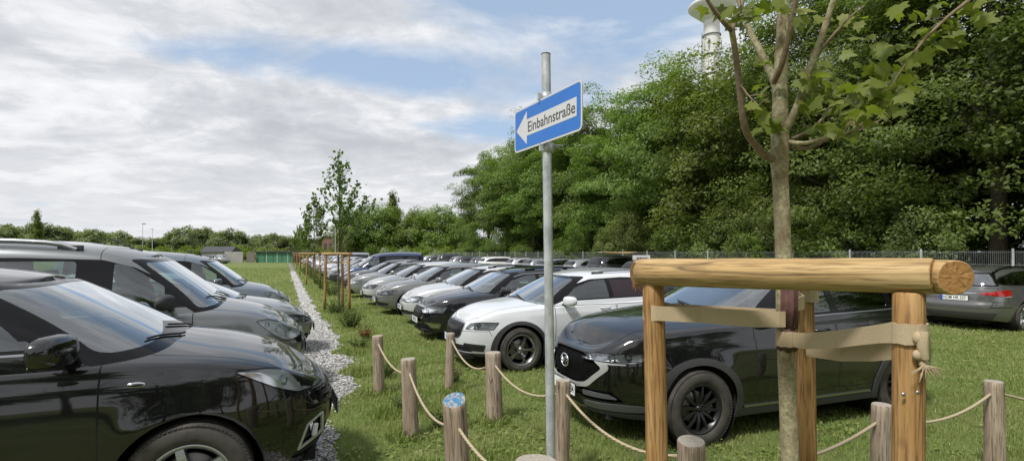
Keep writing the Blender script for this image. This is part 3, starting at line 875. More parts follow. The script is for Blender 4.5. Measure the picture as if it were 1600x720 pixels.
def car_estate(style='scout'):
    """long estate with ribbed shield grille; 'scout' raised with grey cladding, 'plain' lower"""
    sc=style=='scout'; dz=.03 if sc else 0
    a=lambda L:[(x,z+dz) for x,z in L]
    s=spec(W=.905,wb=2.68,fo=.87,ro=1.10,rt=.332,ra=.378,rim=.232,rstyle='split' ,rn=5,rmat='alloy_grey' if sc else 'alloy',zseat=.38,nf=3.1,zf=.26,
        insF=[(.16,.14),(.26,.06),(.38,.01),(.5,.0),(.62,.01),(.75,.05),(.85,.09)],
        zsh=a([(.87,.69),(.7,.775),(.45,.845),(.1,.895),(-.4,.93),(-2,.965),(-3.78,1.01)]),
        zc=a([(.87,.71),(.7,.81),(.45,.895),(.1,.955),(-.36,1.01),(-2,1.02),(-3.78,1.02)]),
        zb=a([(.87,.20),(.4,.17),(-2.68,.18),(-3.78,.28)]),
        ledges=[(a([(.5,.77),(0,.83),(-1.5,.855),(-3.78,.90)]),.016,.010),(a([(.6,.4),(-1,.36),(-3.6,.45)]),-.012,.03)],
        g=dict(x0=-.19,xc=-1.75,x1=-3.68,t0=-1.04,t1=-3.42,b0=.845,b1=.585,nf=5,nr=7,bulge=.024,
            roofc=a([(-.95,1.38),(-1.45,1.45),(-2.2,1.47),(-2.9,1.45),(-3.5,1.37)]),roofe=a([(-.95,1.33),(-1.45,1.395),(-2.2,1.41),(-2.9,1.385),(-3.5,1.30)])))
    c=Car(s)
    dlo=rpoly(a([(-.54,.99),(-3.42,1.045),(-3.46,1.08),(-3.1,1.27),(-2.6,1.325),(-1.9,1.345),(-1.30,1.32),(-.95,1.23)]),.03)
    p1=rpoly(a([(-.76,1.015),(-1.58,1.03),(-1.58,1.315),(-1.33,1.30),(-1.0,1.20)]),.02)
    p2=rpoly(a([(-1.66,1.03),(-2.48,1.045),(-2.60,1.28),(-2.3,1.31),(-1.66,1.32)]),.02)
    p3=rpoly(a([(-2.58,1.045),(-3.36,1.065),(-3.40,1.09),(-3.08,1.24),(-2.70,1.28)]),.03)
    base_windows(c,s,dlo,[(p1,'glass'),(p2,'sunshade' if sc else 'glass'),(p3,'dark_glass')],(1.01+dz,1.365+dz,.79,.585),(1.07+dz,1.30+dz,.66,.52),chrome=not sc)
    arches(c,s,sc,.055); bonnet(c,s,-.34,.70,.72,.56)
    if sc: c.reg('side',[(-.34,.05),(-.34,.30),(-2.32,.30),(-2.32,.05)],'sill_cladding',M['clad'],.010,.01)
    doors(c,s,[(-.56,-1.66,.0,.0),(-1.68,-2.42,0,-.20)],.34,.93+dz)
    sf=lambda f,m: m.x>.25 and c.fam[f[c.L]]==0
    L1=rpoly(a([(.655,.595),(.40,.60),(.32,.70),(.55,.705),(.655,.69)]),.012); L2=rpoly(a([(.475,.60),(.565,.595),(.60,.680),(.52,.685)]),.01)
    if sc:
        for vw,Lx,lens in(('side',L1,[(.61,.68,.036,'proj'),(.50,.69,.034,'refl')]),('front',L2,[(.765,.67,.028,'refl')])):
            mk=dict(mirror=True) if vw=='front' else {}
            c.reg(vw,offs(Lx,.006),'headlight_rim',M['black'],.001,.01,cond=sf,**mk)
            c.reg(vw,Lx,'headlight',M['lamp_glass'],.002,0,src=('headlight_rim',),cond=sf,lamp=dict(depth=.05,mat='lampsilver',lens=lens),**mk)
    else:
        L=rpoly([(.815,.575),(.48,.585),(.38,.70),(.60,.705),(.815,.675)],.015)
        c.reg('side',offs(L,.006),'headlight_rim',M['black'],.001,.01,cond=sf)
        c.reg('side',L,'headlight',M['lamp_glass'],.002,0,src=('headlight_rim',),cond=sf,lamp=dict(depth=.05,mat='lampsilver',lens=[(.62,.64,.045,'refl'),(.76,.62,.036,'refl'),(.50,.66,.03,'refl')]))
    G=rpoly(a([(-.40,.50),(-.33,.46),(.33,.46),(.40,.50),(.47,.63),(.44,.665),(.06,.68),(0,.70),(-.06,.68),(-.44,.665),(-.47,.63)]),[.02]*6+[.01]*3+[.02]*2)
    G=rpoly(a([(-.38,.50),(-.33,.46),(.33,.46),(.38,.50),(.43,.63),(.40,.668),(-.40,.668),(-.43,.63)]),.02)
    c.reg('front',offs(G,.014),'grille_frame',M['satin' if sc else 'chrome'],.006,.015)
    c.reg('front',G,'grille',M['liner'],-.04,0,src=('grille_frame',))
    for k in range(-9,10):
        y=k*.048; c.reg('front',[(y-.009,.4),(y+.009,.4),(y+.009,.8),(y-.009,.8)],'grille_bar',M['slat'],.008,.03,src=('grille',))
    c.reg('front',rpoly(a([(-.52,.235),(.52,.235),(.47,.35),(-.47,.35)]),.03),'lower_intake',M['plastic'],-.03,0)
    for z in(.27,.31): c.reg('front',[(-.6,z+dz),(.6,z+dz),(.6,z+dz+.01),(-.6,z+dz+.01)],'intake_bar',M['plastic'],.0,.02,src=('lower_intake',))
    fo=rpoly(a([(.78,.27),(.52,.26),(.50,.365),(.78,.385)]),.015)
    c.reg('side',fo,'fog_lamp_trim',M['plastic' if sc else 'satin'],.002 if sc else .004,.02,cond=sf)
    c.reg('side',rpoly(offs(a([(.78,.27),(.52,.26),(.50,.365),(.78,.385)]),-.028),.01),'fog_lamp',M['lampdark'] if sc else M['reflector'],-.0,.03,src=('fog_lamp_trim',),cond=sf)
    c.seam('side',[(.47,.60+dz),(.42,.50+dz)],.006); c.seam('side',[(.845,.562+dz),(.44,.575+dz)],.006)
    if sc: c.reg('side',[(1.2,.05),(1.2,.26),(.34,.26),(.34,.05)],'bumper_cladding',M['clad'],.008,.012)
    root=empty('estate_car'); objs=c.finish(root)
    common(c,root,s)
    for sd in(1,-1): mirror(c,root,-.76,1.01+dz,sd,.98)
    for x in(-1.45,-2.22): handle(c,root,x,.875+dz)
    plate(root,(.892,0,.41+dz),(1,0,0),[('HN AE 24',.02)])
    rails(c,root,-1.45,-3.30,.545,.035,'satin' if sc else 'black')
    b=MB(); T4=Matrix.Translation((.80,0,.735+dz))@Matrix.Rotation(R(50),4,'Y'); b.lathe([(0,.006),(.030,.006),(.034,.003),(.034,-.01)],20,T4); b.build('badge',M['chrome'],root)
    return root,c

def car_hatch(style=0):
    """compact hatchback"""
    st=style
    s=spec(W=.89,wb=2.60,fo=.86,ro=.74,rt=.322,ra=.368,rim=.21,rstyle=['five','split','single'][st],rn=[5,5,9][st],rmat='alloy',zseat=.40,nf=3.0,zf=.26,greyseat=st==0,
        insF=[(.16,.14),(.26,.06),(.38,.01),(.5,.0),(.62,.015),(.75,.06),(.85,.11)],
        zsh=[(.86,.69),(.7,.775),(.45,.85),(.1,.905),(-.4,.945),(-2,.98),(-3.34,1.02)],
        zc=[(.86,.70),(.7,.81),(.45,.905),(.1,.97),(-.30,1.02),(-2,1.03),(-3.34,1.03)],
        zb=[(.86,.20),(.4,.17),(-2.6,.18),(-3.34,.26)],
        ledges=[([(.5,.78),(0,.835),(-1.5,.86),(-3.4,.90)],.012,.014),([(.6,.4),(-1,.36),(-3.6,.45)],-.012,.03)],
        g=dict(x0=-.20,xc=-1.6,x1=-3.27,t0=-1.08,t1=-2.98,b0=.83,b1=.58,nf=4.6,nr=6,bulge=.026,
            roofc=[(-1.0,1.38),(-1.5,1.455),(-2.0,1.475),(-2.6,1.445),(-3.1,1.36)],roofe=[(-1.0,1.33),(-1.5,1.40),(-2.0,1.415),(-2.6,1.38),(-3.1,1.29)]))
    c=Car(s)
    dlo=rpoly([(-.54,1.00),(-2.78,1.06),(-2.80,1.12),(-2.45,1.30),(-1.8,1.345),(-1.30,1.33),(-.95,1.24)],.03)
    base_windows(c,s,dlo,[(rpoly([(-.80,1.03),(-1.58,1.045),(-1.58,1.32),(-1.32,1.305),(-1.0,1.21)],.02),'glass'),(rpoly([(-1.66,1.045),(-2.38,1.06),(-2.46,1.25),(-2.3,1.29),(-1.66,1.32)],.02),'glass')],
        (1.02,1.365,.77,.58),(1.08,1.30,.62,.50))
    arches(c,s); bonnet(c,s,-.28,.70,.70,.52)
    doors(c,s,[(-.48,-1.58,.0,.0),(-1.60,-2.28,0,-.18)],.32,.95)
    sf=lambda f,m: m.x>.2 and c.fam[f[c.L]]==0
    Ls=[rpoly([(.80,.585),(.52,.59),(.40,.70),(.55,.735),(.80,.68)],[.05,.05,.03,.03,.03]),rpoly([(.83,.59),(.52,.60),(.34,.715),(.55,.71),(.83,.66)],.02),rpoly([(.82,.59),(.55,.585),(.38,.70),(.55,.725),(.82,.67)],.03)]
    c.reg('side',offs(Ls[st],.006),'headlight_rim',M['black'],.001,.01,cond=sf)
    c.reg('side',Ls[st],'headlight',M['lamp_glass'],.002,0,src=('headlight_rim',),cond=sf,lamp=dict(depth=.05,mat='satin' if st else 'lampsilver',lens=[(.60,.655,.042,'proj' if st else 'refl'),(.74,.63,.04,'refl'),(.50,.675,.03,'refl')]))
    c.reg('front',rpoly([(-.50,.575),(.50,.575),(.52,.64),(-.52,.64)],.02),'grille',M['liner'],-.02,0)
    for z in(.590,.618): c.reg('front',[(-.6,z),(.6,z),(.6,z+.012),(-.6,z+.012)],'grille_bar',M['chrome'],.006,.012,src=('grille',))
    c.reg('front',rpoly([(-.50,.26),(.50,.26),(.44,.38),(-.44,.38)],.04),'lower_intake',M['plastic'],-.03,0)
    c.reg('front',[(-.6,.31),(.6,.31),(.6,.325),(-.6,.325)],'intake_bar',M['plastic'],.0,.02,src=('lower_intake',))
    fo=rpoly([(.79,.27),(.58,.26),(.56,.35),(.79,.37)],.02)
    c.reg('side',fo,'fog_lamp_trim',M['plastic'],-.004,.02,cond=sf)
    if st: c.reg('side',[(.83,.375),(.3,.375),(.3,.387),(.83,.387)],'bumper_strip',M['satin'],.004,.01,cond=sf)
    c.seam('side',[(.83,.57),(.40,.585)],.006)
    root=empty('hatchback_car'); c.finish(root); common(c,root,s)
    for sd in(1,-1): mirror(c,root,-.80,1.01,sd,.95)
    for x in(-1.38,-2.12): handle(c,root,x,.885)
    plate(root,(.885,0,.44),(1,0,0),[('HN BK 17',.02)])
    b=MB(); h=c.hit((3,0,.625),(-1,0,0)); X=h[0].x+.004
    b.tube([(X,.045*math.cos(a),.625+.045*math.sin(a)) for a in np.linspace(0,2*math.pi,25)],.006,6,cap=False)
    b.tube([(X,.027,.663),(X,.010,.628),(X,0,.648),(X,-.010,.628),(X,-.027,.663)],.004,6); b.tube([(X,.040,.640),(X,.016,.590),(X,0,.618),(X,-.016,.590),(X,-.040,.640)],.004,6)
    b.build('badge',M['chrome'],root)
    if st==0: rails(c,root,-1.35,-2.8,.55,.03,'black')
    return root,c

def car_van(style=0):
    """tall family van; style 0 has thick roof rails, 1 is plain"""
    st=style
    s=spec(W=.91,wb=2.72,fo=.81,ro=.78,rt=.325,ra=.372,rim=.205,rstyle='single',rn=7,rmat='alloy',zseat=.5,nf=3.1,zf=.28,greyseat=True,
        insF=[(.18,.14),(.28,.06),(.4,.01),(.55,.0),(.7,.02),(.85,.06),(.95,.12)],insR=[(.2,.1),(.35,.03),(.5,0),(1.2,.03)],
        zsh=[(.81,.79),(.65,.875),(.38,.965),(.1,1.01),(-.4,1.05),(-2,1.08),(-3.5,1.09)],
        zc=[(.81,.81),(.65,.915),(.38,1.03),(.1,1.09),(-.25,1.14),(-2,1.14),(-3.5,1.10)],
        zb=[(.81,.22),(.4,.19),(-2.7,.2),(-3.5,.28)],
        ledges=[([(.5,.90),(0,.93),(-1.5,.95),(-3.4,.96)],.010,.015),([(.6,.5),(-1,.42),(-3.6,.45)],-.014,.03)],
        g=dict(x0=-.09,xc=-1.7,x1=-3.47,t0=-.84,t1=-3.36,b0=.865,b1=.69,nf=6.5,nr=9,bulge=.02,rb=.6,tap=.03,soft=7,
            roofc=[(-.78,1.655),(-1.3,1.765),(-2.2,1.82),(-3.0,1.81),(-3.4,1.78)],roofe=[(-.78,1.58),(-1.3,1.685),(-2.2,1.735),(-3.0,1.73),(-3.4,1.70)]))
    c=Car(s)
    dlo=rpoly([(-.36,1.10),(-3.22,1.13),(-3.22,1.62),(-2.6,1.635),(-1.9,1.635),(-1.2,1.61),(-.92,1.53),(-.6,1.36)],.03)
    base_windows(c,s,dlo,[(rpoly([(-.62,1.13),(-1.10,1.135),(-1.10,1.575),(-.97,1.55),(-.64,1.33)],.025),'glass'),(rpoly([(-1.42,1.15),(-2.30,1.17),(-2.30,1.60),(-1.42,1.60)],.05),'glass' if st==0 else 'dark_glass'),(rpoly([(-2.55,1.18),(-3.12,1.19),(-3.12,1.59),(-2.55,1.59)],.05),'dark_glass')],
        (1.14,1.615,.81,.67),(1.18,1.62,.70,.60))
    arches(c,s); bonnet(c,s,-.22,.74,.72,.56)
    doors(c,s,[(-.36,-1.26,.0,.0),(-1.28,-2.40,0,0)],.34,1.06)
    sf=lambda f,m: m.x>.2 and c.fam[f[c.L]]==0
    L=rpoly([(.76,.66),(.60,.64),(.47,.72),(.27,.90),(.39,.91),(.64,.83),(.76,.77)],[.04,.05,.03,.02,.03,.03,.03])
    c.reg('side',offs(L,.006),'headlight_rim',M['black'],.001,.01,cond=sf)
    c.reg('side',L,'headlight',M['lamp_glass'],.002,0,src=('headlight_rim',),cond=sf,lamp=dict(depth=.05,mat='lampsilver',lens=[(.65,.72,.052,'refl'),(.53,.79,.042,'refl'),(.40,.86,.028,'refl')]))
    c.reg('front',rpoly([(-.45,.58),(.45,.58),(.52,.70),(-.52,.70)],.04),'grille',M['liner'],-.02,0)
    for z in(.60,.64,.68): c.reg('front',[(-.6,z),(.6,z),(.6,z+.014),(-.6,z+.014)],'grille_bar',M['chrome' if st else 'black'],.010,.012,src=('grille',))
    c.reg('front',rpoly([(-.60,.28),(.60,.28),(.52,.44),(-.52,.44)],.04),'lower_intake',M['plastic'],-.03,0)
    fo=rpoly([(.80,.30),(.58,.29),(.58,.40),(.80,.42)],.03)
    c.reg('side',fo,'fog_lamp_trim',M['plastic'],-.004,.02,cond=sf)
    c.seam('side',[(.78,.62),(.44,.66),(.39,.60)],.006)
    cg=lambda f,m: c.fam[f[c.L]]==1
    c.seam('side',[(-1.22,1.60),(-1.24,1.74)],.007,cond=cg)
    root=empty('family_van'); c.finish(root); common(c,root,s)
    for sd in(1,-1): mirror(c,root,-.60,1.17,sd,1.0 if st else 1.08,cap='clad' if st==0 else 'paint',out=.09)
    for x in(-1.10,-1.45): handle(c,root,x,1.0)
    plate(root,(.832,0,.50),(1,0,0),[('HN CL 60',.02)])
    if st==0:
        rails(c,root,-1.45,-3.25,.63,.05,'alloy',r=.026,endmat='clad')
    b=MB(); z=float(c.roofc(-1.25)); b.tube([(-1.05,0,z-.05),(-1.35,0,z+.10)],[.010,.005],6); b.ball((-1.05,0,z-.045),(.05,.03,.02)); b.build('aerial',M['plastic'],root)
    return root,c

def car_rear_estate():
    """estate seen from behind"""
    s=spec(W=.905,wb=2.66,fo=.90,ro=1.08,rt=.328,ra=.372,rim=.225,rstyle='split',rn=5,rmat='alloy',zseat=.38,nf=3.9,nr=4.2,zf=.26,
        insR=[(.2,.14),(.34,.04),(.48,0),(.60,.0),(.66,.035),(.8,.045),(.95,.075),(1.05,.11)],
        zsh=[(.9,.66),(.7,.75),(.4,.85),(.1,.90),(-.4,.94),(-2,.97),(-3.74,1.02)],
        zc=[(.9,.68),(.7,.79),(.4,.90),(.1,.96),(-.30,1.01),(-2,1.02),(-3.74,1.03)],
        zb=[(.9,.2),(.4,.17),(-2.66,.18),(-3.74,.27)],
        ledges=[([(.5,.78),(0,.83),(-1.5,.85),(-3.78,.90)],.016,.010)],
        g=dict(x0=-.24,xc=-1.75,x1=-3.64,t0=-1.18,t1=-3.36,b0=.84,b1=.575,nf=5,nr=5,bulge=.024,
            roofc=[(-1.1,1.375),(-1.55,1.45),(-2.2,1.475),(-2.9,1.45),(-3.5,1.36)],roofe=[(-1.1,1.325),(-1.55,1.39),(-2.2,1.41),(-2.9,1.38),(-3.5,1.29)]))
    c=Car(s)
    dlo=rpoly([(-.60,.99),(-3.30,1.06),(-3.42,1.12),(-3.2,1.22),(-2.6,1.32),(-1.9,1.345),(-1.42,1.32),(-1.05,1.23)],.03)
    base_windows(c,s,dlo,[(rpoly([(-.90,1.015),(-1.66,1.03),(-1.66,1.315),(-1.45,1.30),(-1.12,1.20)],.02),'glass'),(rpoly([(-1.74,1.03),(-2.48,1.05),(-2.60,1.28),(-2.3,1.31),(-1.74,1.32)],.02),'glass'),(rpoly([(-2.58,1.055),(-3.26,1.075),(-3.36,1.12),(-3.14,1.20),(-2.70,1.28)],.03),'dark_glass')],
        (1.01,1.365,.79,.585),(1.02,1.325,.70,.54),rglass=M['rearglass'],chrome=True)
    arches(c,s); bonnet(c,s,-.30,.72,.72,.56); doors(c,s,[(-.56,-1.66,.0,.0),(-1.68,-2.42,0,-.20)],.34,.93)
    rb=lambda f,m: m.x<-s['wb']-.45 and c.fam[f[c.L]]==0
    c.reg('rear',rpoly([(-.62,.52),(.62,.52),(.66,.70),(.70,.98),(-.70,.98),(-.66,.70)],.04),'tailgate',PAINT,0,.01,gap=.009,cond=rb)
    TL=rpoly([(.42,.845),(.80,.80),(.93,.83),(.93,.92),(.78,.945),(.55,.89)],.02)
    c.reg('rear',TL,'tail_light',M['red'],.006,.015,src=('body','tailgate'),mirror=True,cond=rb)
    c.reg('rear',rpoly([(.45,.835),(.80,.788),(.93,.80),(.93,.815),(.80,.802),(.46,.846)],.002),'tail_light_strip',M['redlight'],.008,.01,src=('body','tail_light','tailgate'),mirror=True,cond=rb)
    c.reg('rear',rpoly([(.62,.70),(.80,.69),(.80,.78),(.64,.80)],.01),'reversing_lamp',M['satin'],.002,.01,mirror=True,cond=rb)
    c.reg('rear',rpoly([(-.38,.855),(.38,.855),(.42,.868),(-.42,.868)],.003),'tailgate_strip',M['chrome'],.012,.014,src=('tailgate',),cond=rb)
    c.reg('rear',rpoly([(-.62,.27),(.62,.27),(.70,.43),(-.70,.43)],.03),'rear_skirt',M['clad'],.004,.01,cond=rb)
    c.reg('rear',[(-.9,.545),(.9,.545),(.9,.56),(-.9,.56)],'bumper_strip',M['seam'],-.003,0,cond=rb)
    root=empty('grey_estate'); c.finish(root); common(c,root,s)
    for sd in(1,-1): mirror(c,root,-.86,1.0,sd,.98)
    for x in(-1.45,-2.22): handle(c,root,x,.875)
    h=c.hit((-8,0,.74),(1,0,0)); plate(root,(h[0].x-.01,0,.745),(-1,0,0),[('HOM',-.125),('HR 337',.105)],tilt=0)
    b=MB(); b.tube([(h[0].x-.0,-.02,1.04),(h[0].x+.01,.32,1.045)],.010,6); b.build('rear_wiper',M['plastic'],root)
    b=MB(); z=float(c.roofc(-3.15)); b.tube([(-2.98,0,z+.0),(-3.1,0,z+.035),(-3.2,0,z+.06)],[.035,.03,.008],8,flat=2); b.build('aerial_fin',M['black'],root)
    rails(c,root,-1.45,-3.2,.535,.03,'black')
    return root,c
M['rearglass']=mk_glass('rear_window_glass',(.25,.27,.27),2.2,0,.22)
# ------------------------------------------------------------------ sky, sun, camera
def build_world():
    w=bpy.data.worlds.new('World'); SC.world=w; w.use_nodes=True; nt=w.node_tree; nt.nodes.clear()
    N=lambda t: nt.nodes.new('ShaderNode'+t); L=nt.links.new
    out=N('OutputWorld'); bg=N('Background'); bg.inputs[1].default_value=.1; L(bg.outputs[0],out.inputs[0])
    sky=N('TexSky'); sky.sky_type='NISHITA'; sky.sun_disc=False; sky.sun_elevation=R(SUN_EL); sky.sun_rotation=R(SUN_ROT); sky.air_density=1.0; sky.dust_density=1.2; sky.ozone_density=1.6
    tc=N('TexCoord'); sep=N('SeparateXYZ'); L(tc.outputs['Generated'],sep.inputs[0])
    def mth(op,a,b=0.,c=None):
        m=N('Math'); m.operation=op
        for i,v in enumerate([a,b]+([c] if c is not None else [])):
            if hasattr(v,'is_linked'): L(v,m.inputs[i])
            else: m.inputs[i].default_value=v
        return m.outputs[0]
    zz=mth('ADD',mth('MAXIMUM',sep.outputs[2],0.),.16)
    u=mth('DIVIDE',sep.outputs[0],zz); v=mth('DIVIDE',sep.outputs[1],zz)
    cb=N('CombineXYZ'); L(u,cb.inputs[0]); L(v,cb.inputs[1]); cb.inputs[2].default_value=CLOUD_SEED
    def noise(scale,det,rough,dist=0,off=(0,0,0),sc=(1,1,1),rot=0):
        mp=N('Mapping'); mp.inputs['Location'].default_value=off; mp.inputs['Scale'].default_value=sc; mp.inputs['Rotation'].default_value=(0,0,rot); L(cb.outputs[0],mp.inputs[0])
        n=N('TexNoise'); n.inputs['Scale'].default_value=scale; n.inputs['Detail'].default_value=det; n.inputs['Roughness'].default_value=rough; n.inputs['Distortion'].default_value=dist
        L(mp.outputs[0],n.inputs['Vector']); return n.outputs['Fac']
    def ramp(f,stops):
        r=N('ValToRGB'); cr=r.color_ramp
        while len(cr.elements)<len(stops): cr.elements.new(.5)
        for e,(p,c) in zip(cr.elements,stops): e.position=p; e.color=(*c,1)
        L(f,r.inputs[0]); return r.outputs[0]
    def mix(f,a,b,mode='MIX'):
        m=N('Mix'); m.data_type='RGBA'; m.blend_type=mode
        for sck,val in((m.inputs[0],f),(m.inputs[6],a),(m.inputs[7],b)):
            if hasattr(val,'is_linked'): L(val,sck)
            else: sck.default_value=val if not isinstance(val,tuple) else (*val,1)[:4]
        return m.outputs[2]
    big=noise(.42,3,.5,.3); det=noise(1.5,7,.60,.5,sc=(1,1.15,1),rot=.5); fine=noise(5.0,6,.62,.4)
    # clear gap ahead and to the right, thick cover to the left
    cover=mth('ADD',mth('MULTIPLY',big,.75),mth('MULTIPLY',det,.55))
    # the clear band ahead, placed on the cloud plane
    def blob(cx,cy,rx,ry,ang):
        mp=N('Mapping'); mp.vector_type='TEXTURE'; mp.inputs['Location'].default_value=(cx,cy,0); mp.inputs['Rotation'].default_value=(0,0,ang); mp.inputs['Scale'].default_value=(rx,ry,1)
        c2=N('CombineXYZ'); L(u,c2.inputs[0]); L(v,c2.inputs[1]); L(c2.outputs[0],mp.inputs[0])
        ln=N('VectorMath'); ln.operation='LENGTH'; L(mp.outputs[0],ln.inputs[0])
        mr=N('MapRange'); mr.interpolation_type='SMOOTHSTEP'; mr.inputs['From Min'].default_value=1.3; mr.inputs['From Max'].default_value=.1; L(ln.outputs['Value'],mr.inputs[0]); return mr.outputs[0]
    for (cx,cy,rx,ry,ang,k) in CLEAR: cover=mth('SUBTRACT',cover,mth('MULTIPLY',blob(cx,cy,rx,ry,ang),k))
    cm=ramp(cover,[(.43,(0,0,0)),(.57,(1,1,1))])
    thick=mth('ADD',mth('MULTIPLY',noise(1.1,6,.62,.6,off=(3.1,1.7,0),sc=(.8,1.35,1),rot=.15),.62),mth('MULTIPLY',fine,.38))
    col=ramp(thick,[(.36,(7.1,7.15,7.3)),(.45,(6.2,6.3,6.5)),(.52,(5.0,5.15,5.45)),(.64,(3.95,4.15,4.45))])
    # distant cloud greys out towards the horizon
    hz=ramp(sep.outputs[2],[(0,(1,1,1)),(.22,(0,0,0))])
    col=mix(mth('MULTIPLY',hz,.75),col,(6.2,6.25,6.4)); cm=mth('MAXIMUM',cm,mth('MULTIPLY',hz,.92))
    skyc=mix(.55,sky.outputs[0],(4.0,5.1,6.5))
    L(mix(cm,skyc,col),bg.inputs[0])
    l=bpy.data.lights.new('sun','SUN'); l.energy=SUN_E; l.angle=R(SUN_A); l.color=(1.0,.965,.92)
    o=bpy.data.objects.new('sun',l); COL.objects.link(o); el,az=R(SUN_EL),R(SUN_ROT)
    d=Vector((math.sin(az)*math.cos(el),math.cos(az)*math.cos(el),math.sin(el)))
    o.rotation_euler=d.to_track_quat('Z','Y').to_euler(); o.location=d*50
def build_camera():
    cd=bpy.data.cameras.new('camera'); o=bpy.data.objects.new('camera',cd); COL.objects.link(o); SC.camera=o
    cd.sensor_width=36; cd.lens=36*F/1600; cd.shift_y=-(360-HOR)/1600; o.location=(0,0,EYE); o.rotation_euler=(R(90),0,0)
    cd.clip_start=.05; cd.clip_end=3000
    SC.view_settings.view_transform='Standard'; SC.view_settings.look='None'; SC.view_settings.exposure=EXPO; SC.view_settings.gamma=1
    SC.render.resolution_x=1024; SC.render.resolution_y=460
    SC.cycles.max_bounces=8; SC.cycles.transparent_max_bounces=24; SC.cycles.use_denoising=True
SUN_EL=56; SUN_ROT=-140; SUN_E=2.8; SUN_A=9; EXPO=0.48; CLOUD_SEED=4.2
CLEAR=[(.30,1.20,.65,.70,-.2,.24),(-.55,1.85,.9,.24,.3,.22),(.0,2.5,.7,.2,.1,.16)]
build_world(); build_camera()

# ------------------------------------------------------------------ setting: ground and path
RU=Vector((-.4096,.9123,0))   # along the rows, away from the camera
RP=Vector((.9123,.4096,0))    # across the rows
def mk_ground():
    m=NT('grass_ground'); p=m.pr((.07,.10,.03),.95); p.inputs['Specular IOR Level'].default_value=.15
    a=m.noise(.35,6,rough=.6); b=m.noise(3.2,6,rough=.65); c_=m.noise(26,5,rough=.7)
    g=m.ramp(b,[(.30,(.17,.14,.075)),(.42,(.12,.145,.045)),(.60,(.105,.165,.04)),(.75,(.15,.19,.055))])
    y=m.ramp(a,[(.38,(.15,.205,.055)),(.62,(.27,.28,.115))])
    col=m.mix(.5,g,y); col=m.mix(m.ramp(c_,[(.35,(.4,.4,.4)),(.6,(0,0,0))]),col,(.05,.065,.022)); m.l(col,p.inputs['Base Color']); m.bump(c_,.9,.03); return m.m
def mk_gravel():
    m=NT('gravel_bed'); p=m.pr((.3,.29,.27),.95); tc=m.n('TexCoord'); v=m.n('TexVoronoi'); v.inputs['Scale'].default_value=26; m.l(tc.outputs['Object'],v.inputs['Vector'])
    sp=m.n('SeparateColor'); m.l(v.outputs['Color'],sp.inputs[0])
    c=m.ramp(sp.outputs[0],[(.0,(.16,.15,.135)),(.5,(.32,.31,.29)),(1,(.50,.49,.47))]); e=m.ramp(v.outputs['Distance'],[(.25,(1,1,1)),(.75,(.3,.3,.3))])
    m.l(m.mix(1.0,c,e,'MULTIPLY'),p.inputs['Base Color']); m.bump(m.math('SUBTRACT',1.0,v.outputs['Distance']),1.0,.03); return m.m
gm=fast_mesh('ground',[(-700,-60,0),(700,-60,0),(700,1200,0),(-700,1200,0)],[(0,1,2,3)])
ground=link('ground',gm,mk_ground()); tag(ground,kind='structure')
pr_=pchip([(0,.38),(3,.40),(4.5,.42),(5.6,.50),(6.3,.76),(7.3,1.0),(9,1.05),(11,1.08),(15,.96),(25,.95),(60,.95),(95,.95)])
pl_=pchip([(0,-.35),(4,-.3),(8,.1),(12,.40),(18,.55),(95,.50)])
def path_x(Y,t):   # t 0..1 from the left to the right edge
    w=.05*math.sin(Y*3.1)+.04*math.sin(Y*7.7+1)+.02*math.sin(Y*17)
    l=float(pl_(Y))-w*.6; r=float(pr_(Y))+w
    return l+(r-l)*t-.449*Y
V=[];Fc=[]; ys=np.concatenate([np.arange(0,30,.12),np.arange(30,91,1.0)])
for i,Y in enumerate(ys):
    V+= [(path_x(Y,0),Y,.006),(path_x(Y,1),Y,.006)]
    if i: Fc.append((2*i-2,2*i-1,2*i+1,2*i))
tag(link('path',fast_mesh('path',V,Fc),mk_gravel()),kind='structure')

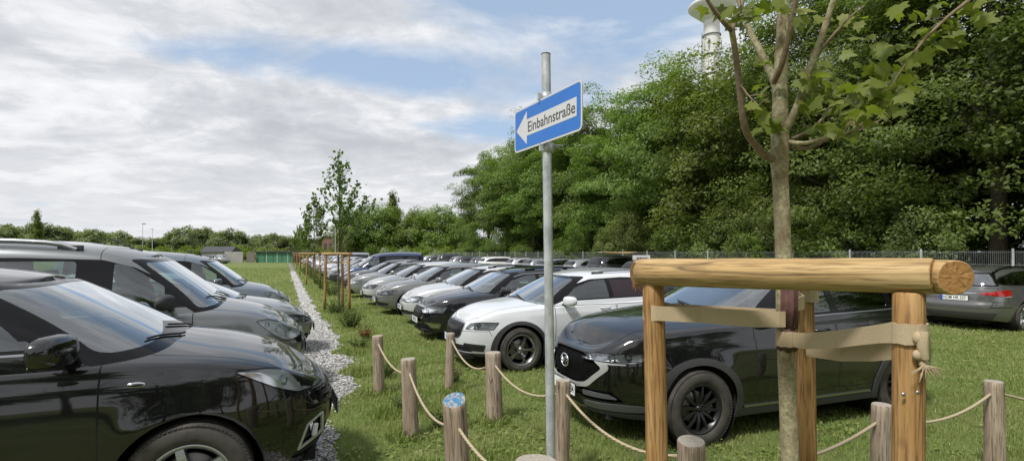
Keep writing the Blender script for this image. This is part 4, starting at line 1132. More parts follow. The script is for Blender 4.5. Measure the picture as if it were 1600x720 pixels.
# gravel stones
def stones():
    t=(1+5**.5)/2
    ico=np.array([(-1,t,0),(1,t,0),(-1,-t,0),(1,-t,0),(0,-1,t),(0,1,t),(0,-1,-t),(0,1,-t),(t,0,-1),(t,0,1),(-t,0,-1),(-t,0,1)],float)/1.9
    tri=np.array([(0,11,5),(0,5,1),(0,1,7),(0,7,10),(0,10,11),(1,5,9),(5,11,4),(11,10,2),(10,7,6),(7,1,8),(3,9,4),(3,4,2),(3,2,6),(3,6,8),(3,8,9),(4,9,5),(2,4,11),(6,2,10),(8,6,7),(9,8,1)])
    Vs=[];Fs=[];C=[];n=0
    for (y0,y1,dens,r0) in((2.4,7,1500,.014),(7,13,900,.017),(13,26,330,.026),(26,48,90,.045)):
        area=(y1-y0)*1.0; k=int(area*dens)
        for _ in range(k):
            Y=random.uniform(y0,y1); e=random.random(); tt=random.uniform(-.02,1.01) if e<.975 else random.choice([random.uniform(-.3,0),random.uniform(1,1.12)])
            x=path_x(Y,tt); r=r0*random.uniform(.55,1.35)
            q=ico*(1+RNG.uniform(-.22,.22,(12,1)))*np.array([r*random.uniform(.8,1.5),r*random.uniform(.7,1.1),r*random.uniform(.45,.8)])
            a=random.uniform(0,6.3); ca,sa=math.cos(a),math.sin(a)
            q=np.stack([q[:,0]*ca-q[:,1]*sa+x,q[:,0]*sa+q[:,1]*ca+Y,q[:,2]+.008+random.uniform(0,.012)],1)
            Vs.append(q); Fs.append(tri+n); n+=12; C.append(np.full(12,random.random()))
    me=fast_mesh('gravel',np.concatenate(Vs),np.concatenate(Fs))
    at_=me.attributes.new('var','FLOAT','POINT'); at_.data.foreach_set('value',np.concatenate(C).astype(np.float32))
    m=NT('gravel_stones'); p=m.pr((.4,.4,.4),.85); a=m.n('Attribute'); a.attribute_name='var'
    m.l(m.mix(.35,m.ramp(a.outputs['Fac'],[(0,(.18,.17,.155)),(.35,(.35,.345,.335)),(.75,(.52,.515,.505)),(1,(.70,.69,.68))]),m.ramp(m.noise(40,3),[(.3,(.25,.24,.22)),(.7,(.5,.49,.47))])),p.inputs['Base Color'])
    tag(link('gravel',me,m.m),'pale grey crushed stones covering the narrow path','gravel',kind='stuff')
stones()

# grass blades
def mk_blade():
    m=NT('grass_blades'); a=m.n('Attribute'); a.attribute_name='var'
    big=m.noise(.55,5,rough=.65); mid=m.noise(2.4,5,rough=.65)
    c1=m.ramp(a.outputs['Fac'],[(0,(.095,.145,.028)),(.45,(.19,.26,.06)),(.78,(.27,.33,.09)),(.90,(.34,.33,.15)),(1,(.48,.42,.24))])
    c2=m.ramp(mid,[(.38,(.36,.32,.17)),(.50,(.25,.285,.09)),(.62,(.155,.225,.05))])
    col=m.mix(m.ramp(big,[(.35,(.15,.15,.15)),(.65,(.6,.6,.6))]),c1,c2)
    p=m.pr((.1,.2,.05),.55); p.inputs['Specular IOR Level'].default_value=.3; m.l(col,p.inputs['Base Color'])
    t=m.n('BsdfTranslucent'); m.l(m.mix(1.0,col,(1.3,1.5,.7),'MULTIPLY'),t.inputs[0]); ms=m.n('MixShader'); ms.inputs[0].default_value=.35
    m.l(p.outputs[0],ms.inputs[1]); m.l(t.outputs[0],ms.inputs[2]); m.l(ms.outputs[0],m.out.inputs[0]); return m.m
BLADE=mk_blade()
def blades(name, P, H, Wd, lean, mat, label, cat, var=None):
    n=len(P); a=RNG.uniform(0,2*math.pi,n); d=np.stack([np.cos(a),np.sin(a),np.zeros(n)],1); s_=np.stack([-np.sin(a),np.cos(a),np.zeros(n)],1)
    H=H[:,None]; Wd=Wd[:,None]; ln=(RNG.uniform(.15,1,n)*lean)[:,None]; up=np.array([[0,0,1]])
    p0=P; p1=P+up*H*.55+d*H*ln*.3; p2=P+up*H*(1-.25*ln)+d*H*ln
    V=np.stack([p0-s_*Wd*.5,p0+s_*Wd*.5,p1+s_*Wd*.42,p1-s_*Wd*.42,p2+s_*Wd*.08,p2-s_*Wd*.08],1).reshape(-1,3)
    b=np.arange(n)[:,None]*6; Fq=np.concatenate([b+np.array([[0,1,2,3]]),b+np.array([[3,2,4,5]])])
    me=fast_mesh(name,V,Fq); v=RNG.random(n) if var is None else var
    at_=me.attributes.new('var','FLOAT','POINT'); at_.data.foreach_set('value',np.repeat(v,6).astype(np.float32))
    o=link(name,me,mat); tag(o,label,cat,kind='stuff'); return o
def smooth_noise(x,y,s,k=0):
    return (np.sin(x*s*1.3+1.7*np.sin(y*s*.9+k)+k)+np.sin(y*s*1.1+1.9*np.sin(x*s*.7+2*k)+1.3)+np.sin((x+y)*s*2.3+k)+np.sin((x-y)*s*3.1+2*k))/4
PLX=np.vectorize(lambda Y: path_x(Y,0)); PRX=np.vectorize(lambda Y: path_x(Y,1))
TUFTS=[(at(px,0,Y,True).x,Y,r) for px,Y,r in ((587,6.4,.20),(630,4.9,.18),(705,3.45,.20),(706,6.45,.22),(768,5.35,.20),(880,4.05,.16),(1080,2.84,.16),(1378,3.45,.18),(1553,4.05,.18),(1260,2.42,.15),(862,3.32,.12),(527,15.5,.5),(660,4.1,.22),(610,5.6,.25),(735,4.4,.2),(560,7.5,.3),(545,9.0,.3))]
def grass():
    P=[];H=[];Wd=[]
    for (y0,y1,dens,w,h) in((2.0,4.5,4300,.0036,.050),(4.5,7,2900,.0046,.050),(7,11,1400,.0068,.052),(11,17,560,.011,.056),(17,30,190,.019,.06),(30,60,50,.034,.065)):
        xa=-1.03*y1-1; xb=1.06*y1
        if y0<13: xa=-.62*y1-.5
        k=int((xb-xa)*(y1-y0)*dens); x=RNG.uniform(xa,xb,k); y=RNG.uniform(y0,y1,k)
        px=800+F*x/y; keep=(px>-20)&(px<1640)
        x,y=x[keep],y[keep]; t0=PLX(y)if len(y)<1 else np.interp(y,ys,[path_x(q,0) for q in ys]); t1=np.interp(y,ys,[path_x(q,1) for q in ys])
        keep=((x<t0)|(x>t1)|(RNG.random(len(x))<.012)); x,y,t1=x[keep],y[keep],t1[keep]
        cl=smooth_noise(x,y,2.1,.3)*.5+smooth_noise(x,y,6.3,1.1)*.35; keep=RNG.random(len(x))<np.clip(.75+cl*.9,.15,1); x,y,cl,t1=x[keep],y[keep],cl[keep],t1[keep]
        # longer along the planted strip and beside the path
        strip=np.exp(-((x+.449*y-1.75)/.55)**2); hh=h*(1+.35*cl+.7*strip)*.92*RNG.uniform(.45,1.35,len(x))
        P.append(np.stack([x,y,np.zeros_like(x)],1)); H.append(hh); Wd.append(w*RNG.uniform(.7,1.3,len(x)))
    # uncut tufts round the posts and guard legs
    for (x0,y0,r) in TUFTS:
        k=int(520*r/.2); a=RNG.uniform(0,6.28,k); q=r*np.sqrt(RNG.random(k)); P.append(np.stack([x0+q*np.cos(a),y0+q*np.sin(a),np.zeros(k)],1)); H.append(RNG.uniform(.05,.17,k)*(1.15-q/r*.6)); Wd.append(RNG.uniform(.004,.0075,k)*(1+y0*.08))
    P=np.concatenate(P);H=np.concatenate(H);Wd=np.concatenate(Wd); print('blades',len(P))
    blades('grass',P,H,Wd,.9,BLADE,'short trodden lawn grass of the parking meadow','grass')
grass()
# broad-leaved clover and plantain between the blades
def clover():
    n=26000; y=2.2+RNG.random(n)**1.6*10; x=RNG.uniform(-.5,1.02,n)*y
    t1=np.interp(y,ys,[path_x(q,1) for q in ys]); k=(x>t1+.02)&(smooth_noise(x,y,1.6,2.2)+.35*smooth_noise(x,y,5,.2)>.08); x,y=x[k],y[k]; n=len(x)
    r=RNG.uniform(.006,.016,n)*(1+y*.08); a=RNG.uniform(0,6.28,n); z=RNG.uniform(.018,.055,n)
    th=np.linspace(0,2*math.pi,7)[:-1]; tilt=RNG.normal(0,.35,(n,2))
    dx=np.cos(th)[None]*r[:,None]; dy=np.sin(th)[None]*r[:,None]*.75
    X=x[:,None]+dx*np.cos(a)[:,None]-dy*np.sin(a)[:,None]; Y=y[:,None]+dx*np.sin(a)[:,None]+dy*np.cos(a)[:,None]; Z=z[:,None]+dx*tilt[:,:1]+dy*tilt[:,1:]
    V=np.stack([X,Y,Z],2).reshape(-1,3); b=np.arange(n)[:,None]*6; Fq=np.concatenate([b+np.array([[0,1,2,3]]),b+np.array([[0,3,4,5]])])
    me=fast_mesh('clover',V,Fq); at_=me.attributes.new('var','FLOAT','POINT'); at_.data.foreach_set('value',np.repeat(RNG.random(n)*.75,6).astype(np.float32))
    tag(link('clover',me,BLADE),'small round clover leaves scattered through the lawn','clover',kind='stuff')
clover()
# ------------------------------------------------------------------ the parked cars
def paint(root,col):
    root_c=(*col,) if len(col)==4 else (*col,.0)
    for o in all_children(root): o.color=root_c
def put(root, nose_dir, loc, z=0): root.location=(loc[0],loc[1],z); root.rotation_euler.z=math.atan2(nose_dir[1],nose_dir[0])
def hd(deg,flip=False):
    v=Vector((math.cos(R(deg)),math.sin(R(deg)),0)); return -v if flip else v
def by_wheel(root, half, wx, wy, nose, near, z=0):
    """near-side front wheel contact at (wx,wy); near=+1 when the car's left faces the camera"""
    left=Vector((-nose.y,nose.x,0)); c=Vector((wx,wy,0))-left*near*half; put(root,nose,c,z)
PROTO={}
def get(kind):
    """fresh car of a kind: the first is built, the rest are copies of it"""
    if kind not in PROTO:
        fn={'suv_left':lambda:car_suv_left(0),'suv_right':lambda:car_suv_right(0),'scout':lambda:car_estate('scout'),'estate':lambda:car_estate('plain'),
            'hatch0':lambda:car_hatch(0),'hatch1':lambda:car_hatch(1),'hatch2':lambda:car_hatch(2),'van0':lambda:car_van(0),'van1':lambda:car_van(1),'rear':car_rear_estate}[kind]
        PROTO[kind]=fn()[0]; return PROTO[kind]
    r=copy_tree(PROTO[kind])
    for k in('label','category','group'):
        if k in r: del r[k]
    return r
BLK=(.0035,.0035,.0045,.0); 
# left row, noses to the path
def left_row():
    n=hd(26); c=get('suv_left'); by_wheel(c,.92,-1.925,3.0,n,-1,.06); paint(c,BLK)
    tag(c,'glossy black SUV nearest on the left, cut off by the picture edge','car','cars parked left of the gravel path')
    n=hd(24); c=get('van0'); by_wheel(c,.91,-3.22,5.75,n,-1,.03); c.scale=(1,1,1.04); paint(c,(.17,.18,.185,.55))
    tag(c,'silver grey tall van with thick roof rails, left of the path','van','cars parked left of the gravel path')
    c=get('hatch1'); by_wheel(c,.89,-4.15,8.25,hd(24),-1); paint(c,(.27,.28,.28,.5))
    tag(c,'grey hatchback mostly hidden behind the silver roof-railed van','car','cars parked left of the gravel path')
    c=get('van1'); by_wheel(c,.91,-5.65,10.9,hd(24),-1); paint(c,(.14,.17,.205,.45))
    tag(c,'blue-grey people carrier, last of the four left of the path','car','cars parked left of the gravel path')
left_row()
N0=Vector((-1.1,8.3,0))
def row_nose(s,p=0): return N0+RU*s+RP*p
def right_row():
    G='cars parked in the first row right of the path'
    c=get('suv_right'); by_wheel(c,.92,1.75,4.6,hd(20,True),1); paint(c,BLK); tag(c,'black SUV with winged chrome badge behind the wooden tree guard','car',G)
    c=get('scout'); by_wheel(c,.905,.16,7.56,hd(22,True),1); paint(c,(.62,.64,.66,0)); tag(c,'white estate with grey wheel-arch cladding and dark rear window shade','car',G)
    def row(kind,s,col,label,dp=0,deg=22.5,fo=.87):
        c=get(kind); n=hd(deg+random.uniform(-.8,.8),True); l=row_nose(s,dp)-n*fo; put(c,n,l); paint(c,col); tag(c,label,'car',G); return c
    row('estate',2.45,(.006,.007,.010,.0),'black estate with chrome-framed grille beside the white estate',.1)
    row('hatch0',4.75,(.62,.63,.64,.35),'light silver hatchback with round lamps and roof rails beside the black estate',.25)
    row('hatch1',7.15,(.20,.20,.20,.5),'brownish grey hatchback between two light silver ones')
    row('hatch2',9.95,(.58,.59,.60,.35),'light silver hatchback, third silver-toned nose beyond the black estate')
    row('estate',13.2,(.25,.255,.26,.45),'mid grey estate with black wing mirror, beyond the silver hatchbacks',-.1)
    row('hatch1',16.2,(.05,.052,.055,.5),'dark grey hatchback between the grey estate and the blue van')
    row('van1',18.9,(.035,.055,.13,.5),'dark blue high-roofed van standing above the other cars')
    pal=[('hatch2',(.02,.024,.03,.3),'black'),('estate',(.6,.61,.62,.35),'silver'),('hatch0',(.05,.055,.06,.5),'dark grey'),('estate',(.36,.37,.38,.4),'grey'),('hatch1',(.6,.61,.62,.3),'pale silver'),
         ('hatch2',(.10,.10,.105,.6),'graphite'),('van1',(.35,.36,.37,.7),'silver'),('hatch1',(.62,.62,.62,.35),'silver'),('hatch0',(.02,.11,.42,.2),'bright blue'),('estate',(.55,.56,.57,.6),'pale'),('hatch2',(.7,.7,.7,0),'white'),('hatch1',(.3,.3,.31,.8),'grey')]
    for i in range(24):
        k,col,w=pal[i%len(pal)]
        if i>=12 and w=='bright blue': col,w=(.3,.31,.32,.8),'grey'
        s=21.7+i*2.65+random.uniform(-.15,.15)
        row(k,s,col,('bright blue small car far along the first row, seen between the tree guards' if w=='bright blue' else '%s car far along the first row, %d beyond the blue van'%(w,i+1)),random.uniform(-.2,.2))
right_row()
def second_row():
    G='cars in the second row near the fence'
    c=get('rear'); n=Vector((math.cos(R(27)),math.sin(R(27)),0)); root=c
    rear=Vector((10.30,11.80,0)); put(c,n,rear+n*(2.66+1.08)); paint(c,(.13,.13,.13,.45)); tag(c,'dark grey estate seen from behind at the right picture edge','car',G)
    L=[(2.0,'hatch1',(.5,.5,.5,.6),'silver'),(5.2,'estate',(.04,.05,.055,.4),'dark'),(8.4,'hatch2',(.08,.1,.1,.5),'dark green-grey'),(11.4,'estate',(.05,.055,.06,.5),'dark grey'),(14.6,'suv_right',(.008,.009,.010,0),'black'),
       (17.6,'hatch1',(.3,.31,.32,.7),'grey'),(20.4,'estate',(.35,.36,.37,.7),'silver'),(23.2,'hatch2',(.25,.26,.27,.7),'grey'),(26.2,'hatch0',(.5,.5,.52,.6),'pale'),(30.9,'scout',(.75,.75,.75,0),'white'),
       (34.2,'hatch1',(.1,.1,.11,.5),'graphite'),(37.2,'estate',(.06,.06,.07,.4),'dark'),(40.4,'hatch2',(.3,.3,.3,.6),'grey'),(44.0,'suv_left',(.02,.02,.022,.2),'black'),(48,'estate',(.1,.1,.1,.5),'dark grey'),(52,'hatch1',(.4,.4,.4,.6),'silver')]
    for i,(s,k,col,w) in enumerate(L):
        c=get(k); n=hd(24+random.uniform(-1,1)); l=row_nose(s,12.3+3.6)-n*0; put(c,n,l); paint(c,col)
        lab={9:'white estate, only its roof and windows showing above the silver bonnets',4:'black SUV with surfboards on its roof, beyond the sign pole'}.get(i,'%s car in the second row, %d rows of roofs beyond the sign'%(w,i+1) if False else '%s car of the second row, number %d behind the first row'%(w,i+1))
        tag(c,lab,'car',G)
    # boards strapped on the roof of the black one
    c=row_nose(14.6,12.3+3.6-1.9)
    for j,(dy,col) in enumerate(((-.25,(.55,.38,.18)),(.22,(.5,.52,.52)))):
        b=MB(); n=hd(24); lft=Vector((-n.y,n.x,0)); pts=[];rad=[]
        for t in np.linspace(-1,1,13): pts.append(c+lft*dy+n*t*1.15+Vector((0,0,1.775+.05*t*t))); rad.append(max(.02,.27*(1-abs(t)**2.6)**.5))
        b.tube(pts,rad,12,flat=.16); tag(b.build('surfboard',simple('board%d'%j,col,.35)),['tan surfboard strapped on the black SUV roof beyond the sign','grey surfboard strapped on the black SUV roof beyond the sign'][j],'surfboard')
second_row()
# ------------------------------------------------------------------ wood
def mk_log(name, c0, c1, c2, grain=1.0, knots=True, rough=.75, crack=.0):
    m=NT(name); p=m.pr(c1,rough); tc=m.n('TexCoord'); oi=m.n('ObjectInfo')
    ad=m.n('VectorMath'); ad.operation='ADD'; m.l(tc.outputs['Object'],ad.inputs[0])
    sc=m.n('VectorMath'); sc.operation='SCALE'; sc.inputs['Scale'].default_value=37; cbx=m.n('CombineXYZ')
    for i in range(3): m.l(oi.outputs['Random'],cbx.inputs[i])
    m.l(cbx.outputs[0],sc.inputs[0]); m.l(sc.outputs[0],ad.inputs[1]); vec=ad.outputs[0]
    g=m.noise(22*grain,6,vec=vec,mapping=(1,1,.07),rough=.6,dist=.6)
    big=m.noise(3,4,vec=vec,mapping=(1,1,.35)); fine=m.noise(110,4,vec=vec,mapping=(1,1,.06))
    f=m.math('ADD',m.math('MULTIPLY',g,.65),m.math('MULTIPLY',big,.35))
    col=m.ramp(f,[(.34,c0),(.5,c1),(.66,c2)])
    if knots:
        v=m.n('TexVoronoi'); v.inputs['Scale'].default_value=4.2; mp=m.n('Mapping'); mp.inputs['Scale'].default_value=(1,1,.55); m.l(vec,mp.inputs[0]); m.l(mp.outputs[0],v.inputs['Vector'])
        col=m.mix(m.ramp(v.outputs['Distance'],[(.02,(1,1,1)),(.085,(0,0,0))]),col,tuple(x*.35 for x in c0))
    col=m.mix(m.ramp(fine,[(.34,(.8,.8,.8)),(.52,(0,0,0))]),col,tuple(x*.6 for x in c0))
    if crack:
        w=m.noise(9,2,vec=vec,mapping=(1,1,.05)); ck=m.ramp(w,[(.492,(0,0,0)),(.5,(1,1,1)),(.508,(0,0,0))]); col=m.mix(m.math('MULTIPLY',ck,crack),col,(.03,.02,.012))
    m.l(col,p.inputs['Base Color']); m.bump(m.math('ADD',g,m.math('MULTIPLY',fine,.6)),.5,.004); return m.m
def mk_endgrain(name,c0,c1):
    m=NT(name); p=m.pr(c1,.85); tc=m.n('TexCoord'); sp=m.n('VectorMath'); sp.operation='LENGTH'
    nz=m.noise(30,4); m.l(tc.outputs['UV'],sp.inputs[0]) if False else None
    g=m.noise(60,5,rough=.7); m.l(m.ramp(g,[(.3,c0),(.7,c1)]),p.inputs['Base Color']); m.bump(g,.8,.006); return m.m
WOOD=mk_log('fresh_pine_log',(.29,.175,.068),(.45,.30,.125),(.57,.41,.205),crack=.7)
WOODO=mk_log('orange_pine_post',(.19,.085,.025),(.345,.19,.062),(.45,.28,.12),crack=.8)
WOODG=mk_log('weathered_post',(.17,.125,.085),(.32,.25,.18),(.43,.36,.28),grain=1.4,crack=.9,rough=.9)
ENDO=mk_endgrain('sawn_end',(.22,.10,.025),(.44,.24,.075)); ENDG=mk_endgrain('weathered_end',(.25,.22,.18),(.42,.38,.32)); ENDB=mk_endgrain('rough_bark_end',(.13,.065,.02),(.28,.15,.05))
def log_mesh(length, r0, r1, seed, n=28, seg=16, slant=0, sa=0, cham=.006, bow=.0):
    """log along +Z from 0; irregular cross-section; material 0 side, 1 ends"""
    rr=random.Random(seed); ph=[rr.uniform(0,6.3) for _ in range(6)]; V=[];Fc=[];mi=[]
    hs=[-0.0]+[length*i/seg for i in range(1,seg)]+[length-cham,length]
    for i,h in enumerate(hs):
        t=h/length; r=r0+(r1-r0)*t-(cham*.9 if i==len(hs)-1 else 0)
        for k in range(n):
            a=2*math.pi*k/n; q=r*(1+.025*math.sin(2*a+ph[0]+t*1.2)+.016*math.sin(3*a+ph[1])+.01*math.sin(5*a+ph[2]+3*t)+.008*math.sin(9*a+ph[4]+t*5)+.012*math.sin(t*9+ph[5]+a))
            z=h+(slant*math.cos(a-sa)*max(0,(t-.8)/.2) if slant else 0)
            V.append((q*math.cos(a)+bow*math.sin(math.pi*t),q*math.sin(a),z))
    m=len(hs)
    for i in range(m-1):
        for k in range(n): Fc.append((i*n+k,i*n+(k+1)%n,(i+1)*n+(k+1)%n,(i+1)*n+k)); mi.append(0)
    for base,flip in((0,True),((m-1)*n,False)):
        c=len(V); z=sum(V[base+k][2] for k in range(n))/n; V.append((sum(V[base+k][0] for k in range(n))/n,0,z+(0 if flip else .001)))
        ring=len(V); 
        for k in range(n): V.append(((V[base+k][0]-V[c][0])*.55+V[c][0],V[base+k][1]*.55,z+rr.uniform(-.0015,.0015)+(V[base+k][2]-z)*.55))
        for k in range(n):
            k2=(k+1)%n; q=(base+k,base+k2,ring+k2,ring+k); t3=(ring+k,ring+k2,c)
            Fc.append(q[::-1] if flip else q); Fc.append(t3[::-1] if flip else t3); mi+=[1,1]
    me=bpy.data.meshes.new('log'); me.from_pydata(V,[],Fc); me.polygons.foreach_set('material_index',mi); me.polygons.foreach_set('use_smooth',[x==0 for x in mi]); me.update(); return me
def log(name, a, b, r0, r1, mats, seed, parent=None, **k):
    a=Vector(a);b=Vector(b)
    if k.get('slant'):
        w=(b-a).to_track_quat('Z','Y').inverted()@Vector((.15,1,0)); k['sa']=math.atan2(w.y,w.x)
    me=log_mesh((b-a).length,r0,r1,seed,**k); me.name=name
    o=link(name,me,mats,parent); o.location=a; o.rotation_mode='QUATERNION'; o.rotation_quaternion=(b-a).to_track_quat('Z','Y'); return o

# ------------------------------------------------------------------ rope fence posts
POSTS=[ # px, top row, Y, radius, lean, label, slant
 (590,524,6.40,.070,(-.02,.0),'weathered post farthest back on the left rope, by the gravel path',.0),
 (638,560,4.90,.074,(-.03,.0),'weathered post second from the gravel path, between two rope spans',.0),
 (710,624,3.45,.084,(-.04,.0),'thick weathered post with blue paint smeared on its top',.03),
 (704,520,6.45,.054,(.02,.0),'thin post with dry weeds at its foot, before the white estate nose',.0),
 (770,550,5.35,.082,(-.02,.0),'weathered post in front of the white estate front wheel',.0),
 (880,593,4.05,.060,(.015,.0),'cracked post standing just behind the galvanised sign pole',.0),
 (1080,688,2.84,.076,(.0,.0),'short pale post stump between the two near tree guard posts',.01),
 (1378,631,3.45,.064,(.01,.0),'grey post seen between the tree trunk and right guard post',.0),
 (1553,595,4.05,.064,(-.01,.0),'grey post at the right edge, rope running off beside it',.0),
 (838,722,2.50,.115,(.0,.0),'flat post top just peeping in at the bottom picture edge',.0),
 (1800,600,4.9,.08,(0,0),None,0)]
PT=[]
def mk_blue():
    m=NT('blue_smear_end'); p=m.pr((.3,.3,.3),.8); g=m.noise(60,5,rough=.7); s_=m.noise(16,5,rough=.7,dist=1.5)
    m.l(m.mix(m.ramp(s_,[(.46,(0,0,0)),(.53,(1,1,1))]),m.ramp(g,[(.3,(.25,.22,.18)),(.7,(.42,.38,.32))]),(.04,.17,.33)),p.inputs['Base Color']); m.bump(g,.8,.006); return m.m
for i,(px,py,Y,r,ln,lab,sl) in enumerate(POSTS):
    top=at(px,py,Y); base=Vector((top.x-ln[0],Y-ln[1],-.02))
    PT.append((top,r))
    if not lab: continue
    o=log('wooden_post',base,top,r*1.06,r*.97,[WOODG,mk_blue() if i==2 else ENDG],i*7+1,slant=sl)
    tag(o,lab,'post','low wooden rope fence posts')
ROPEM=NT('hemp_rope'); _p=ROPEM.pr((.46,.39,.28),.85); _tc=ROPEM.n('TexCoord'); _w=ROPEM.n('TexWave'); _w.inputs['Scale'].default_value=28; _w.bands_direction='DIAGONAL'; ROPEM.l(_tc.outputs['Object'],_w.inputs[0])
ROPEM.l(ROPEM.ramp(_w.outputs['Fac'],[(0,(.30,.235,.14)),(1,(.52,.44,.31))]),_p.inputs['Base Color']); ROPEM.bump(_w.outputs['Fac'],.6,.004)
def rope(i,j,sag,dz0,dz1,label):
    (a,ra),(b,rb)=PT[i],PT[j]; d=(b-a); d.z=0; d.normalize(); side=Vector((d.y,-d.x,0))
    if side.y>0: side=-side
    s_=a+side*0+d*ra*.9+Vector((0,0,dz0)); e=b-d*rb*.9+Vector((0,0,dz1)); pts=[a+Vector((0,0,dz0))]
    for t in np.linspace(0,1,17):
        p=s_.lerp(e,t); p.z-=sag*4*t*(1-t); pts.append(p)
    pts.append(b+Vector((0,0,dz1)))
    m=MB(); m.tube(pts,.0105,8); m.build('rope',ROPEM.m); o=bpy.context.scene.objects[-1] if False else None
    ob=COL.objects[-1]; tag(ob,label,'rope','ropes between the low posts'); return ob
rope(0,1,.09,-.10,-.16,'rope span between the two posts nearest the gravel path')
rope(1,2,.13,-.13,-.20,'rope span running to the post with blue paint on top')
rope(2,9,.07,-.17,-.14,'rope dropping from the blue-topped post to the picture edge')
rope(3,4,.16,-.09,-.15,'rope span in front of the white estate bumper')
rope(4,5,.13,-.13,-.12,'rope span passing behind the galvanised sign pole')
rope(5,6,.13,-.11,-.11,'rope span sagging below the black SUV bumper')
rope(6,7,.12,-.13,-.12,'rope span passing behind tree trunk and back guard post')
rope(7,8,.10,-.11,-.10,'rope span passing behind the right tree guard post')
rope(8,10,.10,-.10,-.10,'rope span running off the right picture edge')

# ------------------------------------------------------------------ one-way sign
GALV=NT('galvanised_steel'); _p=GALV.pr((.5,.52,.53),.38,.35); _a=GALV.noise(30,5,mapping=(1,1,.15)); _b=GALV.noise(9,6,rough=.7)
GALV.l(GALV.mix(.5,GALV.ramp(_a,[(.35,(.36,.38,.40)),(.65,(.62,.64,.65))]),GALV.ramp(_b,[(.4,(.30,.33,.34)),(.6,(.62,.64,.65))])),_p.inputs['Base Color']); GALV.l(GALV.ramp(_b,[(.3,(.28,.28,.28)),(.7,(.52,.52,.52))]),_p.inputs['Roughness']); GALV.bump(_a,.15,.002)
def sign():
    base=Vector((.262,3.32,0)); root=empty('one_way_sign',base,0,'blue one-way sign with white arrow on a galvanised pole','sign')
    top=Vector((.222,3.32,3.08))-base
    b=MB(); b.tube([Vector((0,0,-.05)),top],.030,28); b.build('pole',GALV.m,root)
    b=MB(); b.tube([top-Vector((0,0,.001)),top+Vector((0,0,.004))],.0315,28); b.build('pole_cap',M['clad'],root)
    rz=math.atan2(-.7,.381); cen=Vector((.213,3.25,2.632))-base
    pn=empty('sign_plate',cen,rz,parent=root); 
    def rr(w,h,r,y,th,name,mat,par=pn):
        P=rpoly([(-w/2,-h/2),(w/2,-h/2),(w/2,h/2),(-w/2,h/2)],r*1.3,6); n=len(P)
        V=[(p.x,y,p.y) for p in P]+[(p.x,y+th,p.y) for p in P]; Fc=[tuple(range(n)),tuple(range(n,2*n))[::-1]]+[(i,n+i,n+(i+1)%n,(i+1)%n) for i in range(n)]
        b=MB(); b.add(V,Fc); return b.build(name,mat,par)
    wh=simple('sign_white',(.60,.60,.61),.45,var=.05,bump=(3,.0)); bl=simple('sign_blue',(.022,.16,.55),.42,var=.06,bump=(3,.0)); gy=simple('sign_lettering',(.05,.05,.055),.5); al=simple('sign_back',(.45,.46,.47),.4,.6)
    rr(.80,.295,.03,0,.003,'sign_back',al); rr(.80,.295,.03,-.0035,.003,'border',wh); rr(.776,.271,.02,-.0045,.0008,'blue_field',bl)
    # arrow to the left
    A=[(-.368,0),(-.225,.112),(-.225,.056),(.35,.056),(.35,-.056),(-.225,-.056),(-.225,-.112)]
    b=MB(); n=7; V=[(x,-.0056,z) for x,z in A]+[(x,-.0046,z) for x,z in A]
    b.add(V,[(0,6,1),(2,5,4,3)]+[(1,6,5,2)]+[(i,(i+1)%n,n+(i+1)%n,n+i) for i in range(n)]); b.build('arrow',wh,pn)
    cu=bpy.data.curves.new('lettering','FONT'); cu.body='Einbahnstraße'; cu.size=.098; cu.extrude=.0004; cu.align_x='CENTER'; cu.offset=.0006
    t=bpy.data.objects.new('lettering',cu); COL.objects.link(t); t.rotation_euler=(R(90),0,0); t.location=(.062,-.0062,-.033); t.scale=(.86,1,1); cu.materials.append(gy); t.parent=pn
    bpy.context.view_layer.update(); wdt=t.dimensions.x
    t.scale=(.86*.545/max(wdt,.1),1,1)
    for z in(.165,-.165):
        b=MB(); k=0; pc=Vector((.238-.013*(z>0),3.32,2.632+z))-base
        b.lathe([(.030,-.03),(.036,-.03),(.036,.03),(.030,.03)],20,Matrix.Translation(pc)); b.box((pc.x-.038,pc.y-.02,pc.z),(.012,.05,.05),rz=rz,bev=.003); b.box((pc.x+.045,pc.y,pc.z+.012),(.05,.012,.02),bev=.003)
        b.tube([pc+Vector((.02,-.022,.012)),pc+Vector((.10,-.022,.012))],.005,6); b.tube([pc+Vector((-.03,-.012,0)),pc+Vector((-.03,-.012,-z*.25))],.010,6,flat=.5); b.build('clamp',GALV.m,root)
sign()

# ------------------------------------------------------------------ tree guard
STRAP=simple('hessian_strap',(.43,.34,.215),.9,var=.12,bump=(220,.35,.002)); FELT=simple('red_brown_rubber_sleeve',(.085,.036,.028),.8,var=.3,bump=(40,.4,.004))
def ribbon(pts, w, th=.004, up=Vector((0,0,1)), tilt=None):
    """flat band; pts centre line; w band width"""
    b=MB(); V=[];n=len(pts)
    for i,p in enumerate(pts):
        p=Vector(p); t=(Vector(pts[min(i+1,n-1)])-Vector(pts[max(i-1,0)])).normalized(); o=t.cross(up).normalized(); u=up if tilt is None else (up+o*tilt).normalized()
        wi=w*(1+.05*math.sin(i*1.7)); V+= [p+u*wi/2+o*th/2,p-u*wi/2+o*th/2,p-u*wi/2-o*th/2,p+u*wi/2-o*th/2]
    Fc=[]
    for i in range(n-1):
        for k in range(4): Fc.append((i*4+k,i*4+(k+1)%4,(i+1)*4+(k+1)%4,(i+1)*4+k))
    Fc+=[(0,1,2,3),((n-1)*4+3,(n-1)*4+2,(n-1)*4+1,(n-1)*4)]; b.add(V,Fc,False); return b
def wrap(c, r, a0, a1, z, n=14, dz=0): return [Vector((c.x+r*math.cos(R(a0+(a1-a0)*i/n)),c.y+r*math.sin(R(a0+(a1-a0)*i/n)),z+dz*i/n)) for i in range(n+1)]
